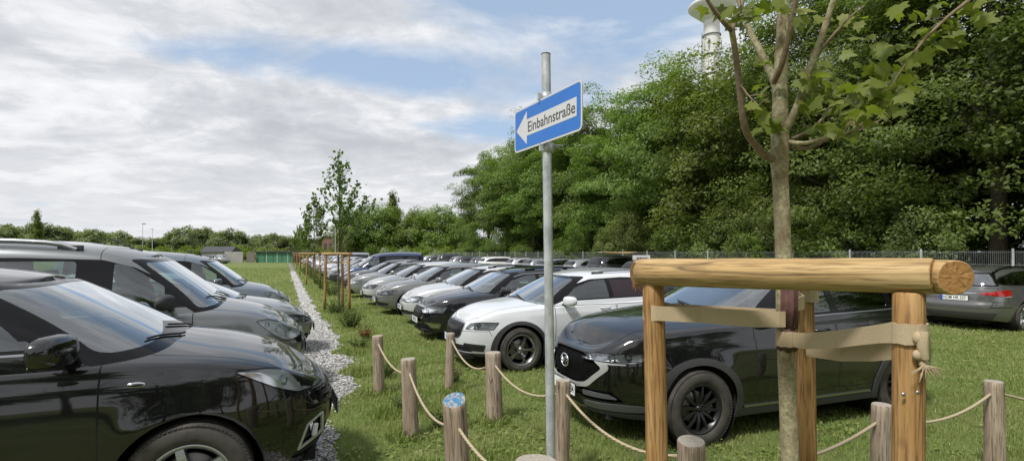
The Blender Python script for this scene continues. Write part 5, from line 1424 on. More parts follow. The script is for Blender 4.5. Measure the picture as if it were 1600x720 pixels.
def near_guard():
    root=empty('tree_guard',(1.05,2.0,0),0,'large pine log tree guard with hessian straps, nearest the camera','tree guard','wooden tree guards'); off=Vector((-1.05,-2.0,0))
    q=lambda v: Vector(v)+off
    pL=Vector((.645,2.27,0)); pR=Vector((1.215,1.55,0)); pB=Vector((1.41,2.42,0))
    log('guard_post',q((pL.x+.022,pL.y,-.03)),q((pL.x-.012,pL.y,1.66)),.0505,.048,[WOODO,ENDO],3,root,bow=.004)
    log('guard_post',q((pR.x,pR.y,-.03)),q((pR.x,pR.y,1.66)),.0415,.0405,[WOODO,ENDO],4,root)
    log('guard_post',q((pB.x+.02,pB.y,-.03)),q((pB.x-.015,pB.y,1.645)),.042,.041,[WOODO,ENDO],5,root)
    log('cross_beam',q(at(1003,425,2.30)),q(at(1459,432,1.51)),.0625,.0550,[WOOD,ENDO],21,root,cham=.004)
    # the two other beams, cut ends showing at both corners
    log('cross_beam',q((1.37,2.52,1.70)),q(at(1494,433,1.47)),.056,.052,[WOOD,ENDO],22,root,cham=.004)
    log('cross_beam',q((1.42,2.55,1.70)),q(at(991,426,2.42)),.055,.064,[WOOD,ENDB],23,root,cham=.012)
    # splinters on the rough left end
    b=MB(); c=q(at(996,446,2.36))
    for k in range(16):
        a=random.uniform(-.03,.03); b.tube([c+Vector((a,random.uniform(-.05,.02),.01)),c+Vector((a+random.uniform(-.01,.01),random.uniform(-.05,.02),-random.uniform(.01,.035)))],[.003,.0008],4)
    b.build('splinters',ENDB,root)
    tr=Vector((1.15,2.10,0)); rt_=.041
    # strap 1: around the left post, to the trunk at z about 1.5
    z=1.515
    P=wrap(pL,.054,100,265,z)+[Vector((.82,2.19,z-.004)),Vector((1.0,2.085,z-.006)),Vector((1.09,2.065,z-.006)),Vector((1.125,2.07,z-.006))]
    s=ribbon([q(p) for p in P],.066,.005); s.build('strap',STRAP,root)
    P=wrap(pL,.056,265,100,z,)[::-1]; 
    P=[Vector((.66,2.33,z+.004)),Vector((.85,2.25,z)),Vector((1.05,2.15,z)),Vector((1.13,2.12,z))]
    ribbon([q(p) for p in P],.062,.005).build('strap',STRAP,root)
    # strap 2: trunk to the right post, two layers crossing
    z=1.440
    P=wrap(Vector((1.148,2.10,0)),.045,120,268,z-.018,14,.006)+[Vector((1.158,2.0,z-.008)),Vector((1.168,1.85,z+.022)),Vector((1.17,1.72,z+.055)),Vector((1.168,1.60,z+.085))]+wrap(pR,.046,170,330,z+.095,12,.002)
    ribbon([q(p) for p in P],.062,.005).build('strap',STRAP,root)
    P=[Vector((1.20,2.06,z-.045)),Vector((1.235,1.9,z-.03)),Vector((1.25,1.75,z+.0)),Vector((1.258,1.62,z+.035))]+wrap(pR,.047,10,-60,z+.05,6,.02)
    ribbon([q(p) for p in P],.07,.005).build('strap',STRAP,root)
    # strap 3 round the back post near its top
    z=1.575
    P=wrap(pB,.047,-200,60,z,20); ribbon([q(p) for p in P],.055,.006).build('strap',STRAP,root)
    P=[Vector((1.34,2.37,z)),Vector((1.27,2.2,z-.01)),Vector((1.2,2.14,z-.015))]; ribbon([q(p) for p in P],.055,.005).build('strap',STRAP,root)
    # knot with frayed ends on the right post
    b=MB(); k0=q(at(1437,528,1.500))
    for (dx,dz,rr_) in((0,0,.020),(.008,-.028,.017),(-.006,-.05,.015),(.012,-.075,.014)): b.ball(k0+Vector((dx,0,dz)),(rr_,rr_*.8,rr_*1.1),10)
    b.tube([k0+Vector((.004,-.012,.022)),k0+Vector((-.004,-.014,-.02)),k0+Vector((.006,-.012,-.06))],[.012,.014,.010],8,flat=.6)
    for k in range(26):
        a=random.uniform(-1.2,1.2); l=random.uniform(.02,.07); s0=k0+Vector((.006,-.008,-.078)); b.tube([s0,s0+Vector((l*math.sin(a)*.6+.012,-.008,-l*.45*abs(math.cos(a)))),s0+Vector((l*math.sin(a)+.022,-.004,-l*math.cos(a)*.85))],[.0022,.0016,.0008],4)
    b.build('knot',STRAP,root)
    # screws
    for (px,py,Y) in((1434,613,1.513),(1412,616,1.513),(1016,408,2.24),(1018,420,2.24),(1426,417,1.52)):
        b=MB(); c=q(at(px,py,Y)); b.ball(c,(.007,.004,.007),8); b.build('screw',M['satin'],root)
near_guard()
def far_guard():
    root=empty('tree_guard',(0,0,0)); P=[(-.34,-.12),(.04,.30),(.36,-.06)]
    hs=[1.72,1.70,1.72]
    for i,(x,y) in enumerate(P): log('guard_post',(x*1.05,y*1.05,-.02),(x*.97,y*.97,hs[i]),.043,.040,[WOODO,ENDO],40+i,root,n=12,seg=4)
    e=.10
    for i,j in((0,2),(2,1),(1,0)):
        a=Vector((*P[i],1.745));b=Vector((*P[j],1.745)); d=(b-a).normalized()
        if i==0: a.z=b.z=1.75
        log('cross_beam',a-d*e+Vector((0,-.02 if i==0 else .02,0)),b+d*e+Vector((0,-.02 if i==0 else .02,0)),.043,.042,[WOOD,ENDO],50+i,root,n=12,seg=3)
    for i in range(3):
        x,y=P[i]; m=ribbon([Vector((x,y,1.5)),Vector((x*.5,y*.5,1.49)),Vector((0.02,0.03,1.49))],.055); m.build('strap',STRAP,root)
    return root
GUARDS=[]
g0=far_guard()
for i,Y in enumerate((15.5,28.8,41.5,54.5,67,79)):
    o=g0 if i==0 else copy_tree(g0); X=1.62-.449*Y; o.location=(X,Y,0); o.rotation_euler.z=R([0,14,-8,20,5,-12][i]); GUARDS.append((X,Y))
    tag(o,['three-post wooden tree guard beside the path, nearest of the far ones','three-post tree guard second nearest along the path strip','third tree guard along the path strip','fourth tree guard along the path strip','fifth tree guard, far down the path strip','farthest tree guard, near the green shed'][i],'tree guard','wooden tree guards')
# ------------------------------------------------------------------ vegetation
def mk_leaf(name, dark, mid, light, trans=.42, rough=.5, tr=(1.25,1.45,.55)):
    m=NT(name); a=m.n('Attribute'); a.attribute_name='var'; oi=m.n('ObjectInfo')
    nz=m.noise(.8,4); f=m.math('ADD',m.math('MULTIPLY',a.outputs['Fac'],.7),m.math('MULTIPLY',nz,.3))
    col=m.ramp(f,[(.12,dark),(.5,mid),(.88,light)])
    h=m.n('HueSaturation'); m.l(col,h.inputs['Color']); m.l(m.math('ADD',m.math('MULTIPLY',oi.outputs['Random'],.02),.492),h.inputs['Hue']); m.l(m.math('ADD',m.math('MULTIPLY',oi.outputs['Random'],.35),.85),h.inputs['Value']); col=h.outputs[0]
    p=m.pr(mid,rough); p.inputs['Specular IOR Level'].default_value=.35; m.l(col,p.inputs['Base Color'])
    t=m.n('BsdfTranslucent'); m.l(m.mix(1.0,col,tr,'MULTIPLY'),t.inputs[0]); ms=m.n('MixShader'); ms.inputs[0].default_value=trans
    m.l(p.outputs[0],ms.inputs[1]); m.l(t.outputs[0],ms.inputs[2]); m.l(ms.outputs[0],m.out.inputs[0]); return m.m
LF_DARK=mk_leaf('dark_leaves',(.085,.122,.030),(.155,.215,.052),(.25,.32,.10))
LF_OLIVE=mk_leaf('olive_leaves',(.085,.10,.024),(.145,.172,.042),(.22,.235,.07))
LF_SHRUB=mk_leaf('shrub_leaves',(.12,.15,.055),(.19,.23,.08),(.27,.31,.12))
LF_MID=mk_leaf('mid_green_leaves',(.095,.14,.028),(.16,.22,.05),(.235,.29,.08))
LF_FAR=mk_leaf('hazed_distant_leaves',(.10,.125,.06),(.17,.20,.095),(.24,.26,.13))  # paler grey-green puts the haze of distance into the leaf colour
LF_YOUNG=mk_leaf('young_leaves',(.06,.10,.018),(.12,.18,.035),(.19,.25,.06))
LF_MAPLE=mk_leaf('maple_leaves',(.12,.155,.028),(.19,.235,.045),(.28,.30,.08),.5)
LF_BRIGHT=mk_leaf('bright_hedge_leaves',(.10,.14,.02),(.17,.22,.04),(.25,.30,.07))
LF_WEED=mk_leaf('weed_leaves',(.05,.085,.02),(.09,.13,.035),(.16,.17,.06)); LF_RED=mk_leaf('red_dock_leaves',(.10,.03,.02),(.20,.07,.04),(.28,.14,.07))
BARK=simple('grey_brown_bark',(.085,.068,.05),.95,var=.4,bump=(14,1.0,.03))
BARKY=NT('young_maple_bark'); _p=BARKY.pr((.2,.17,.1),.9); _a=BARKY.noise(34,6,mapping=(1,1,.6),rough=.7); _b=BARKY.noise(9,5,rough=.65); _c=BARKY.noise(70,3)
BARKY.l(BARKY.mix(BARKY.ramp(_b,[(.42,(0,0,0)),(.60,(1,1,1))]),BARKY.ramp(_a,[(.3,(.10,.075,.042)),(.5,(.25,.20,.115)),(.7,(.40,.34,.22))]),BARKY.ramp(_c,[(.35,(.19,.175,.085)),(.65,(.44,.42,.27))])),_p.inputs['Base Color']); BARKY.bump(BARKY.math('ADD',_a,_b),.8,.008)
BARKS=simple('red_brown_twig',(.20,.145,.09),.8,var=.3,bump=(50,.5,.004))

def leaves_mesh(name, C, Nn, L, aspect=.5, fold=.15, var=None):
    """rhombic leaves: centre C, normal Nn, length L"""
    n=len(C); Nn=Nn/np.linalg.norm(Nn,axis=1,keepdims=True)
    rv=RNG.normal(size=(n,3)); t=np.cross(Nn,rv); t/=np.linalg.norm(t,axis=1,keepdims=True); b=np.cross(Nn,t)
    L=L[:,None]; V=np.stack([C-t*L*.5,C+b*L*aspect*.5-Nn*L*fold*0,C+t*L*.5-Nn*L*fold,C-b*L*aspect*.5],1).reshape(-1,3)
    Fq=np.arange(n*4).reshape(-1,4); me=fast_mesh(name,V,Fq)
    v=RNG.random(n) if var is None else var
    at_=me.attributes.new('var','FLOAT','POINT'); at_.data.foreach_set('value',np.repeat(v,4).astype(np.float32)); return me
def crown(seed, rx, h0, h1, ncl, per, leaf, lobes=5, flat=.42, rc=(.7,1.3), shape=1.0, inner=.25):
    """crown between heights h0 and h1; returns mesh and cluster centres"""
    rg=np.random.default_rng(seed); zc=(h0+h1)/2; rz=(h1-h0)/2
    ph=rg.uniform(0,6.28,8); CC=[]
    for k in range(ncl):
        while True:
            d=rg.normal(size=3); d/=np.linalg.norm(d)
            if d[2]>-.75: break
        az=math.atan2(d[1],d[0]); lob=1+.16*math.sin(lobes*az+ph[0]+2*d[2])+.12*math.sin(3*az+ph[1]-5*d[2])+.10*math.sin(7*d[2]+ph[2]+az)
        r=(rg.uniform(inner,1)**.45)*lob
        zz=d[2]; taper=1-.25*shape*max(0,zz)
        CC.append((d[0]*rx*r*taper,d[1]*rx*r*taper,zc+zz*rz*r))
    CC=np.array(CC); P=[];Nn=[];Vv=[]
    for k,c in enumerate(CC):
        R_=rg.uniform(*rc); m=int(per*rg.uniform(.7,1.3)); q=rg.normal(size=(m,3)); q/=np.linalg.norm(q,axis=1,keepdims=True); q*=(rg.uniform(0.15,1,(m,1))**.5)*R_
        q[:,2]*=flat; out=c-np.array([0,0,zc]); out=out/(np.linalg.norm(out)+1e-6)
        rad=q[:,0]*out[0]+q[:,1]*out[1]; q[:,2]-=.28*np.maximum(0,rad)**2/R_+.12*(q[:,0]**2+q[:,1]**2)/R_
        P.append(c+q); nn=np.array([[0,0,1.0]])*.8+out*.55+rg.normal(size=(m,3))*.45; Nn.append(nn)
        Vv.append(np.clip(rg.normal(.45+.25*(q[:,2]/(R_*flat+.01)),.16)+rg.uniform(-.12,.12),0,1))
    P=np.concatenate(P);Nn=np.concatenate(Nn); L=leaf*rg.uniform(.6,1.3,len(P))
    return leaves_mesh('crown',P,Nn,L,.52,.18,np.concatenate(Vv)),CC
def trunk(seed, H, r, CC, nl=9, lean=.0, split=.35):
    rr=random.Random(seed); b=MB(); top=Vector((rr.uniform(-.6,.6),rr.uniform(-.6,.6),H*.72)); pts=[];rad=[]
    for i in range(9):
        t=i/8; pts.append(Vector((top.x*t+.12*math.sin(t*5+seed),top.y*t+.12*math.cos(t*4+seed)-.12,top.z*t-.1))); rad.append(r*(1.35 if i==0 else 1)*(1-.72*t))
    b.tube(pts,rad,10)
    for k in range(nl):
        c=Vector(CC[rr.randrange(len(CC))]); t=rr.uniform(split,.95); j=int(t*8); s=pts[j]
        if c.z<s.z: c.z=s.z+abs(c.z-s.z)*.5
        m=s.lerp(c,.5)+Vector((0,0,-.25)); b.tube([s,m,c],[rad[j]*.55,rad[j]*.3,.02],7)
    return b.mesh('trunk')
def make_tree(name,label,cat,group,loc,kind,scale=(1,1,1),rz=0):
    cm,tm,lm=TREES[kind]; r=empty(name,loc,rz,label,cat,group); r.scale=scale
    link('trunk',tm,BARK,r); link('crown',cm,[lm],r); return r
TREES={}
def tdef(key,seed,rx,h0,h1,ncl,per,leaf,lm,r=.28,nl=10,**k):
    cm,CC=crown(seed,rx,h0,h1,ncl,per,leaf,**k); TREES[key]=(cm,trunk(seed,h1,r,CC,nl),lm)
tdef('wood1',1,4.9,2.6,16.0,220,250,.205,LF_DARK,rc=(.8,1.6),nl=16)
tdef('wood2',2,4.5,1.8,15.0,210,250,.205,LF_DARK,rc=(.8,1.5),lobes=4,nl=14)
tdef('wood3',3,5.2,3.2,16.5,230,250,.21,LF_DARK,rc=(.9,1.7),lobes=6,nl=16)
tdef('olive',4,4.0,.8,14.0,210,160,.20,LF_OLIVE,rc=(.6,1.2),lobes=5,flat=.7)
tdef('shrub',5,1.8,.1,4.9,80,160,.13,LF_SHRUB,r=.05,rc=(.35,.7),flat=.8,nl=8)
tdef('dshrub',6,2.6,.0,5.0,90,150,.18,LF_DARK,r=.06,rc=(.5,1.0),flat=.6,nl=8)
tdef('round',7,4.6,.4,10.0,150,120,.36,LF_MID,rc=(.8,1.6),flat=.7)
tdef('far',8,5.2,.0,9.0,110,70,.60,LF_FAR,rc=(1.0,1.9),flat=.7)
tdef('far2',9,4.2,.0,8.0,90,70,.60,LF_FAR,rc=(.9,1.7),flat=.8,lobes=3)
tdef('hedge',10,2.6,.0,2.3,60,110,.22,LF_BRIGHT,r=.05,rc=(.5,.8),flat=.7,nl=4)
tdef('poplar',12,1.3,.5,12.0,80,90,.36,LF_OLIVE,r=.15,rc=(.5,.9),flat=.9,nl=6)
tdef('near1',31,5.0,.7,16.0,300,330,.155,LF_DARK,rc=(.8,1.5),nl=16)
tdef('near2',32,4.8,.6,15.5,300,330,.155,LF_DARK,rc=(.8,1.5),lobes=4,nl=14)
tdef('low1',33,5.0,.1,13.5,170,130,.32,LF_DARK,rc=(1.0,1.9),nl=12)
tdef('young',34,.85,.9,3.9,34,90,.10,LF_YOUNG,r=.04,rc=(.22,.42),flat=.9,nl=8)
# sapling with an open crown
def sapling_mesh(seed,H,dens=1.0,leaf=.13):
    rr=random.Random(seed); rg=np.random.default_rng(seed); b=MB(); P=[];
    pts=[Vector((.03*math.sin(i*.9+seed),.03*math.cos(i*1.3+seed),H*.93*i/10)) for i in range(11)]; b.tube(pts,[.032*(1-.85*i/10)+.003 for i in range(11)],7)
    nb=int(16*dens)
    for k in range(nb):
        t=.40+.58*k/nb; s=Vector((0,0,H*.93*t)); a=rr.uniform(0,6.28); ln=(1-t)*H*.50*rr.uniform(.5,1.25)+.18
        e=s+Vector((math.cos(a)*ln*.62,math.sin(a)*ln*.62,ln*.85)); m=s.lerp(e,.5)+Vector((math.cos(a),math.sin(a),0))*ln*.10
        b.tube([s,m,e],[.013,.009,.003],5)
        for j in range(int(11*ln/.5)):
            q=rr.uniform(.25,1.05); c=s.lerp(m,q*2) if q<.5 else m.lerp(e,(q-.5)*2)
            for _ in range(2): P.append(tuple(c+Vector((rr.gauss(0,.07),rr.gauss(0,.07),rr.gauss(0,.07)))))
    for k in range(40): P.append((rr.gauss(0,.06),rr.gauss(0,.06),H*rr.uniform(.86,1.0)))
    P=np.array(P); Nn=rg.normal(size=(len(P),3))+np.array([0,0,.8]); return leaves_mesh('crown',P,Nn,leaf*rg.uniform(.6,1.3,len(P)),.75,.1),b.mesh('trunk')
for k,(sd,H,dn,lf) in {'sap1':(21,4.9,1.5,.12),'sap2':(22,5.1,1.4,.16),'sap3':(23,4.6,1.2,.2)}.items():
    cm,tm=sapling_mesh(sd,H,dn,lf); TREES[k]=(cm,tm,LF_YOUNG if k!='sap1' else mk_leaf('sapling_leaves',(.055,.09,.028),(.095,.145,.04),(.15,.20,.065)))
for i,(X,Y) in enumerate(GUARDS):
    make_tree('young_tree',['slender young tree with sparse crown in the nearest far guard','slender young tree in the second guard along the strip','young tree in the third guard along the strip','young tree in the fourth guard along the strip','young tree in the fifth guard along the strip','young tree in the farthest guard'][i],'tree','young trees in the guards',(X+.03,Y+.02,0),['sap1','sap2','sap3','sap2','sap1','sap3'][i],rz=i*1.3,scale=(1,1,[1,1.02,1,.95,1.1,1][i]))
# the wood beyond the fence
WOODS=[]
def PS(s,p): v=row_nose(s,p); return (v.x,v.y,0)
G='trees of the wood beyond the fence'
kinds=['wood1','wood2','wood3','wood2']
lay=[(-15,24,1.05),(-9.5,22.8,1.0),(-3.6,23.4,1.2),(2.2,22.6,1.16),(8.4,23.2,1.10),(14.6,22.4,1.16),(20.5,23.6,.93),(26.5,23.0,.96),(32.6,23.8,1.0),(39,23.4,1.03),(45.5,24.2,1.05),(52,23.8,1.02),(58.5,24.0,.98)]
for i,(s,p,sc) in enumerate(lay):
    k='olive' if i in(5,) else (['near1','near2'][i%2] if i<5 else kinds[i%4])
    make_tree('broadleaf_tree','large dark green tree at the edge of the wood, number %d from the right'%(i+1) if k!='olive' else 'yellowish green tree at the wood edge below the white tower','tree',G,PS(s,p),k,(sc,sc,sc*(1.0 if k!='olive' else .93)),rz=i*2.1)
for i in range(13):
    s=-19+i*6.3+random.uniform(-1,1); make_tree('broadleaf_tree','tree of the inner wood hidden behind the front trees','tree','inner trees of the wood',PS(s,29.5+random.uniform(-1.5,1.5)),'low1',(1.0,1.0,1.05),rz=i*1.7)
for i in range(12):
    s=-22+i*7.2; make_tree('broadleaf_tree','tree deep in the wood, barely visible between trunks','tree','deep trees of the wood',PS(s,36.5+random.uniform(-1.5,1.5)),'low1',(1.15,1.15,1.1),rz=i*2.9)
SH=[(-8,20.6,'dshrub',.8),(-2,20.4,'dshrub',.75),(3.8,20.3,'shrub',1.0),(6.2,20.2,'dshrub',.8),(9.0,20.2,'shrub',1.05),(11.2,20.6,'shrub',1.1),(13.2,20.3,'shrub',.9),(16.5,20.6,'dshrub',.8),(21.8,20.0,'shrub',1.05),(24.0,20.3,'shrub',.8),(31,20.9,'dshrub',.7),(41,21,'dshrub',.6),(50,21,'dshrub',.7),(57,21,'dshrub',.8)]
for i,(s,p,k,sc) in enumerate(SH):
    make_tree('shrub','%s shrub standing just beyond the mesh fence, number %d from the right'%('olive green' if k=='shrub' else 'dark green',i+1),'shrub','shrubs beyond the fence',PS(s,p),k,(sc,sc,sc),rz=i*1.9)
for i,(px,Y,h) in enumerate(((895,36,1.0),(773,52,1.1),(1168,22.5,.72))):
    v=at(px,0,Y,True); cm=None; make_tree('young_tree',['small pale green young tree before the wood, right of the sign pole','small pale green young tree before the wood, left of the sign pole','small young tree before the wood, left of the near maple trunk'][i],'tree','small young trees before the wood',(v.x,v.y,0),'young',(1.0,1.0,h),rz=i)
for i in range(26):
    s=-20+i*3.3+random.uniform(-.5,.5); k='dshrub'; make_tree('understorey_bush','dark bush of the wood understorey between the trunks','bush','understorey of the wood',PS(s,25.6+random.uniform(-.8,1.6)),k,(1.15,1.15,.85+random.uniform(-.2,.2)),rz=i*1.3)
# the tree belt behind the photographer, seen only as reflections in paint and glass
belt=empty('tree_belt',(0,-17,0),0,'dark tree belt reflected in the paint of the near black cars','trees',kind='stuff')
for i in range(8):
    cm,tm,lm=TREES[['wood2','wood1','low1'][i%3]]; x=-26+i*7.4; o=link('crown',cm,[lm],belt,(x,random.uniform(-2,2),0),(0,0,i*1.1)); o.scale=(1,1,.62+.12*math.sin(i*2.1)); link('trunk',tm,BARK,belt,(x,0,0))
# rounded trees and bright hedge behind the far end
for i,(px,Y,k,sx,sz,lab) in enumerate(((556,100,'round',1.0,.98,'rounded green tree left in the clump beyond the parked rows'),(590,98,'round',1.05,1.02,'rounded green tree in the middle of the clump beyond the rows'),(640,100,'round',1.15,.98,'broad rounded tree right of the poplar in the clump'),(684,96,'round',1.05,.98,'rounded tree next to the wood in the clump beyond the rows'),(714,104,'round',.95,.9,'rounded tree half behind the first wood tree'),(615,104,'poplar',1.1,1.08,'pointed poplar tip rising above the rounded trees'))):
    v=at(px,0,Y,True); make_tree('rounded_tree' if k=='round' else 'poplar',lab,'tree','clump of trees beyond the rows',(v.x,v.y,0),k,(sx,sx,sz*1.1),rz=i)
for i,px in enumerate((612,634,655,676,697,716,738,752)):
    v=at(px,0,84-i*1.0,True); make_tree('hedge_bush','bright yellow-green hedge bush beyond the parked cars, number %d from the left'%(i+1),'bush','bright hedge beyond the cars',(v.x,v.y,0),'hedge',(1,1,1.12),rz=i)
rr=random.Random(5)
prof=pchip([(-60,352),(20,350),(60,346),(120,357),(190,360),(225,372),(262,366),(290,350),(320,354),(350,356),(380,362),(410,366),(440,364),(470,372),(520,366),(600,372)])
for i in range(27):
    px=-40+i*23+rr.uniform(-5,5); Y=rr.uniform(128,150); v=at(px,0,Y,True); top=EYE+(HOR-float(prof(px)))*Y/F; k='far' if i%2 else 'far2'; hz=9.6 if k=='far' else 8.5
    make_tree('distant_tree','grey-green tree of the distant line behind the meadow','tree','distant tree line',(v.x,v.y,0),k,(.95,.95,top/hz),rz=i*1.1)
for i in range(16):
    px=-30+i*36+rr.uniform(-6,6); Y=rr.uniform(108,118); v=at(px,0,Y,True); make_tree('distant_bush','yellow-green bush along the foot of the distant tree line','bush','bushes below the distant tree line',(v.x,v.y,0),'hedge',(1.5,1.3,1.25+rr.uniform(-.2,.2)),rz=i)
v=at(59,0,120,True); make_tree('thin_conifer','thin dark pointed tree rising above the far left tree line','tree',None,(v.x,v.y,0),'poplar',(.75,.75,.98))

# ------------------------------------------------------------------ the young maple in the near guard
def maple():
    root=empty('maple_tree',(1.183,2.10,0),0,'young maple with forked branches and large leaves in the near guard','tree'); o=Vector((-1.183,-2.10,0))
    q=lambda px,py,Y: at(px,py,Y)+o
    b=MB(); T=[Vector((1.158,2.10,-.05))+o,Vector((1.158,2.10,.5))+o,q(1234,700,2.10),q(1230,600,2.10),q(1226,500,2.10),q(1225,420,2.10),q(1222,340,2.10),q(1219,280,2.10),q(1218,250,2.10)]
    b.tube(T,[.038,.036,.0345,.0335,.033,.0315,.031,.031,.035],18,jit=.03); 
    b.tube([q(1218,252,2.10),q(1219,215,2.10),q(1219,150,2.11),q(1222,60,2.13),q(1225,-20,2.15),q(1228,-120,2.2)],[.035,.036,.029,.024,.021,.017],16,jit=.03)
    b.build('trunk',BARKY.m,root)
    def br(pts,r0,r1,mat=BARKS):
        r0*=.82; r1*=.75
        n=len(pts); m=MB(); P=[q(*p) for p in pts]
        # smooth the polyline
        S=[]
        for i in range(n-1):
            for t in(0,.33,.66): 
                p0,p1,p2,p3=P[max(i-1,0)],P[i],P[i+1],P[min(i+2,n-1)]
                S.append(.5*((2*p1)+(p2-p0)*t+(2*p0-5*p1+4*p2-p3)*t*t+(3*p1-p0-3*p2+p3)*t**3))
        S.append(P[-1]); k=len(S); m.tube(S,[r0+(r1-r0)*i/(k-1) for i in range(k)],9,jit=.04); m.build('branch',mat,root); return S
    B=[]
    B.append(br([(1214,250,2.10),(1196,244,2.08),(1172,216,2.04),(1162,190,2.0),(1155,130,1.96),(1148,75,1.93),(1143,45,1.92)],.019,.014))
    B.append(br([(1143,48,1.92),(1125,28,1.90),(1108,5,1.88),(1085,-40,1.85)],.013,.007)); B.append(br([(1144,46,1.92),(1155,20,1.95),(1170,-20,1.97)],.011,.006))
    B.append(br([(1215,140,2.12),(1205,115,2.16),(1190,85,2.2),(1172,50,2.24),(1150,-10,2.3)],.024,.014,BARKY.m))
    B.append(br([(1208,130,2.08),(1220,105,2.03),(1232,60,1.98),(1243,0,1.94),(1250,-60,1.9)],.016,.011))
    B.append(br([(1226,205,2.08),(1240,180,2.05),(1255,140,2.03),(1272,92,2.0),(1290,40,1.97),(1304,-5,1.95),(1318,-60,1.93)],.021,.013,BARKY.m))
    B.append(br([(1276,88,2.0),(1298,60,2.02),(1325,30,2.05),(1350,10,2.1)],.009,.004))
    B.append(br([(1232,222,2.08),(1258,224,2.0),(1290,215,1.95),(1325,208,1.9),(1352,190,1.87),(1372,160,1.85)],.012,.005,BARKY.m))
    B.append(br([(1236,228,2.1),(1262,232,2.14),(1300,214,2.2),(1340,205,2.26),(1380,185,2.3)],.012,.004)); B.append(br([(1236,218,2.12),(1270,200,2.2),(1300,170,2.25),(1330,150,2.3)],.009,.003))
    B.append(br([(1318,212,1.92),(1330,190,1.9),(1360,165,1.9),(1385,150,1.9)],.006,.003))
    B.append(br([(1424,88,1.75),(1445,62,1.74),(1480,28,1.72),(1515,0,1.7),(1560,-40,1.7)],.005,.010)); B.append(br([(1424,88,1.75),(1405,115,1.76),(1390,140,1.77)],.005,.003))
    B.append(br([(1560,-40,1.7),(1450,-70,1.8),(1318,-60,1.93)],.010,.012)); B.append(br([(1155,130,1.96),(1170,150,1.92),(1185,165,1.9)],.005,.003))
    # leaves
    shp=[(0,0),(.18,-.10),(.44,-.05),(.38,.10),(.58,.32),(.38,.38),(.35,.56),(.19,.56),(.12,.78),(0,1.0)]
    out=[(x,y) for x,y in shp]+[(-x,y) for x,y in shp[1:-1][::-1]]
    V=[];Fc=[];VA=[]; rg=random.Random(9)
    def leaf(c,size,nrm,tip,v):
        n=Vector(nrm).normalized(); t=(Vector(tip)-n*Vector(tip).dot(n)).normalized(); s=n.cross(t); k=len(V); cu=rg.uniform(.1,.4)
        for (x,y) in out: V.append(Vector(c)+s*x*size+t*(y-.1)*size-n*(cu*abs(x)*abs(x)*size*1.2+cu*.5*max(0,y-.3)**2*size)); VA.append(v)
        V.append(Vector(c)+t*.30*size); VA.append(v); m=len(out)
        for i in range(m): Fc.append((k+i,k+(i+1)%m,k+m))
    def cluster(px,py,Y,n,sx,sy,sY,size=(.038,.070)):
        for _ in range(int(n*1.5)):
            c=q(px+rg.gauss(0,sx),py+rg.gauss(0,sy),Y+rg.gauss(0,sY)); nr=Vector((rg.gauss(-.1,.5),rg.gauss(-.35,.45),rg.uniform(.15,1.0))); tp=Vector((rg.gauss(0,.6),rg.gauss(-.2,.6),rg.gauss(-.5,.35)))
            leaf(c,rg.uniform(*size),nr,tp,min(1,max(0,rg.gauss(.5,.22))))
    for a in((1120,10,1.92,9,22,14,.08),(1150,30,1.95,7,14,14,.08),(1180,15,2.0,8,18,14,.08),(1225,10,1.95,6,20,12,.1),(1255,35,2.0,5,12,18,.1),(1185,120,1.95,4,9,22,.06),(1190,185,1.95,6,10,14,.06),(1183,165,1.9,3,8,10,.05),(1210,190,1.98,5,14,8,.05),
              (1290,120,2.05,14,26,18,.12),(1310,150,2.05,20,30,18,.14),(1335,180,2.0,22,28,16,.14),(1365,155,1.95,20,22,18,.12),(1375,120,1.95,12,22,14,.1),(1300,195,2.0,10,26,12,.1),(1400,140,1.9,10,16,14,.1),(1260,120,2.0,4,10,22,.06),(1265,150,2.0,4,10,14,.06),
              (1420,90,1.8,7,16,14,.06),(1440,50,1.78,9,18,16,.06),(1480,65,1.75,7,16,14,.06),(1500,25,1.74,7,20,14,.06),(1455,10,1.76,7,22,14,.06),(1350,70,2.0,4,18,18,.1),(1320,30,2.0,5,16,18,.1),
              (1150,-50,1.95,20,45,28,.15),(1260,-60,1.95,26,60,28,.2),(1400,-50,1.85,24,60,28,.15),(1530,-30,1.75,10,30,20,.1)): cluster(*a)
    me=bpy.data.meshes.new('foliage'); me.from_pydata(V,[],Fc); at_=me.attributes.new('var','FLOAT','POINT'); at_.data.foreach_set('value',VA); me.polygons.foreach_set('use_smooth',[True]*len(Fc)); me.update(); link('foliage',me,[LF_MAPLE],root)
    # petioles
    b=MB()
    for S in B[6:]:
        for p in S[3::3]:
            for _ in range(1): b.tube([p,p+Vector((rg.gauss(0,.04),rg.gauss(0,.04),rg.uniform(-.03,.06)))],[.0022,.0012],4)
    b.build('leaf_stalks',BARKS,root)
    # red-brown rubber sleeves where the straps touch the bark
    c=Vector((1.146,2.10,0))+o
    for (z0,z1,a0,a1,r) in((1.470,1.634,140,350,.041),(1.378,1.466,90,330,.040)):
        V2=[];K=24
        for i in range(K+1):
            a=R(a0+(a1-a0)*i/K); j=.004*math.sin(i*1.3)+.003*math.sin(i*.5)
            for z,rx in((z0-j,r),(z1+j,r)): V2.append((c.x-.004+rx*math.cos(a),c.y+rx*math.sin(a),z))
        b=MB(); b.add(V2,[(2*i,2*i+2,2*i+3,2*i+1) for i in range(K)],True); ob=b.build('rubber_sleeve',FELT,root); md=ob.modifiers.new('thick','SOLIDIFY'); md.thickness=.004
maple()

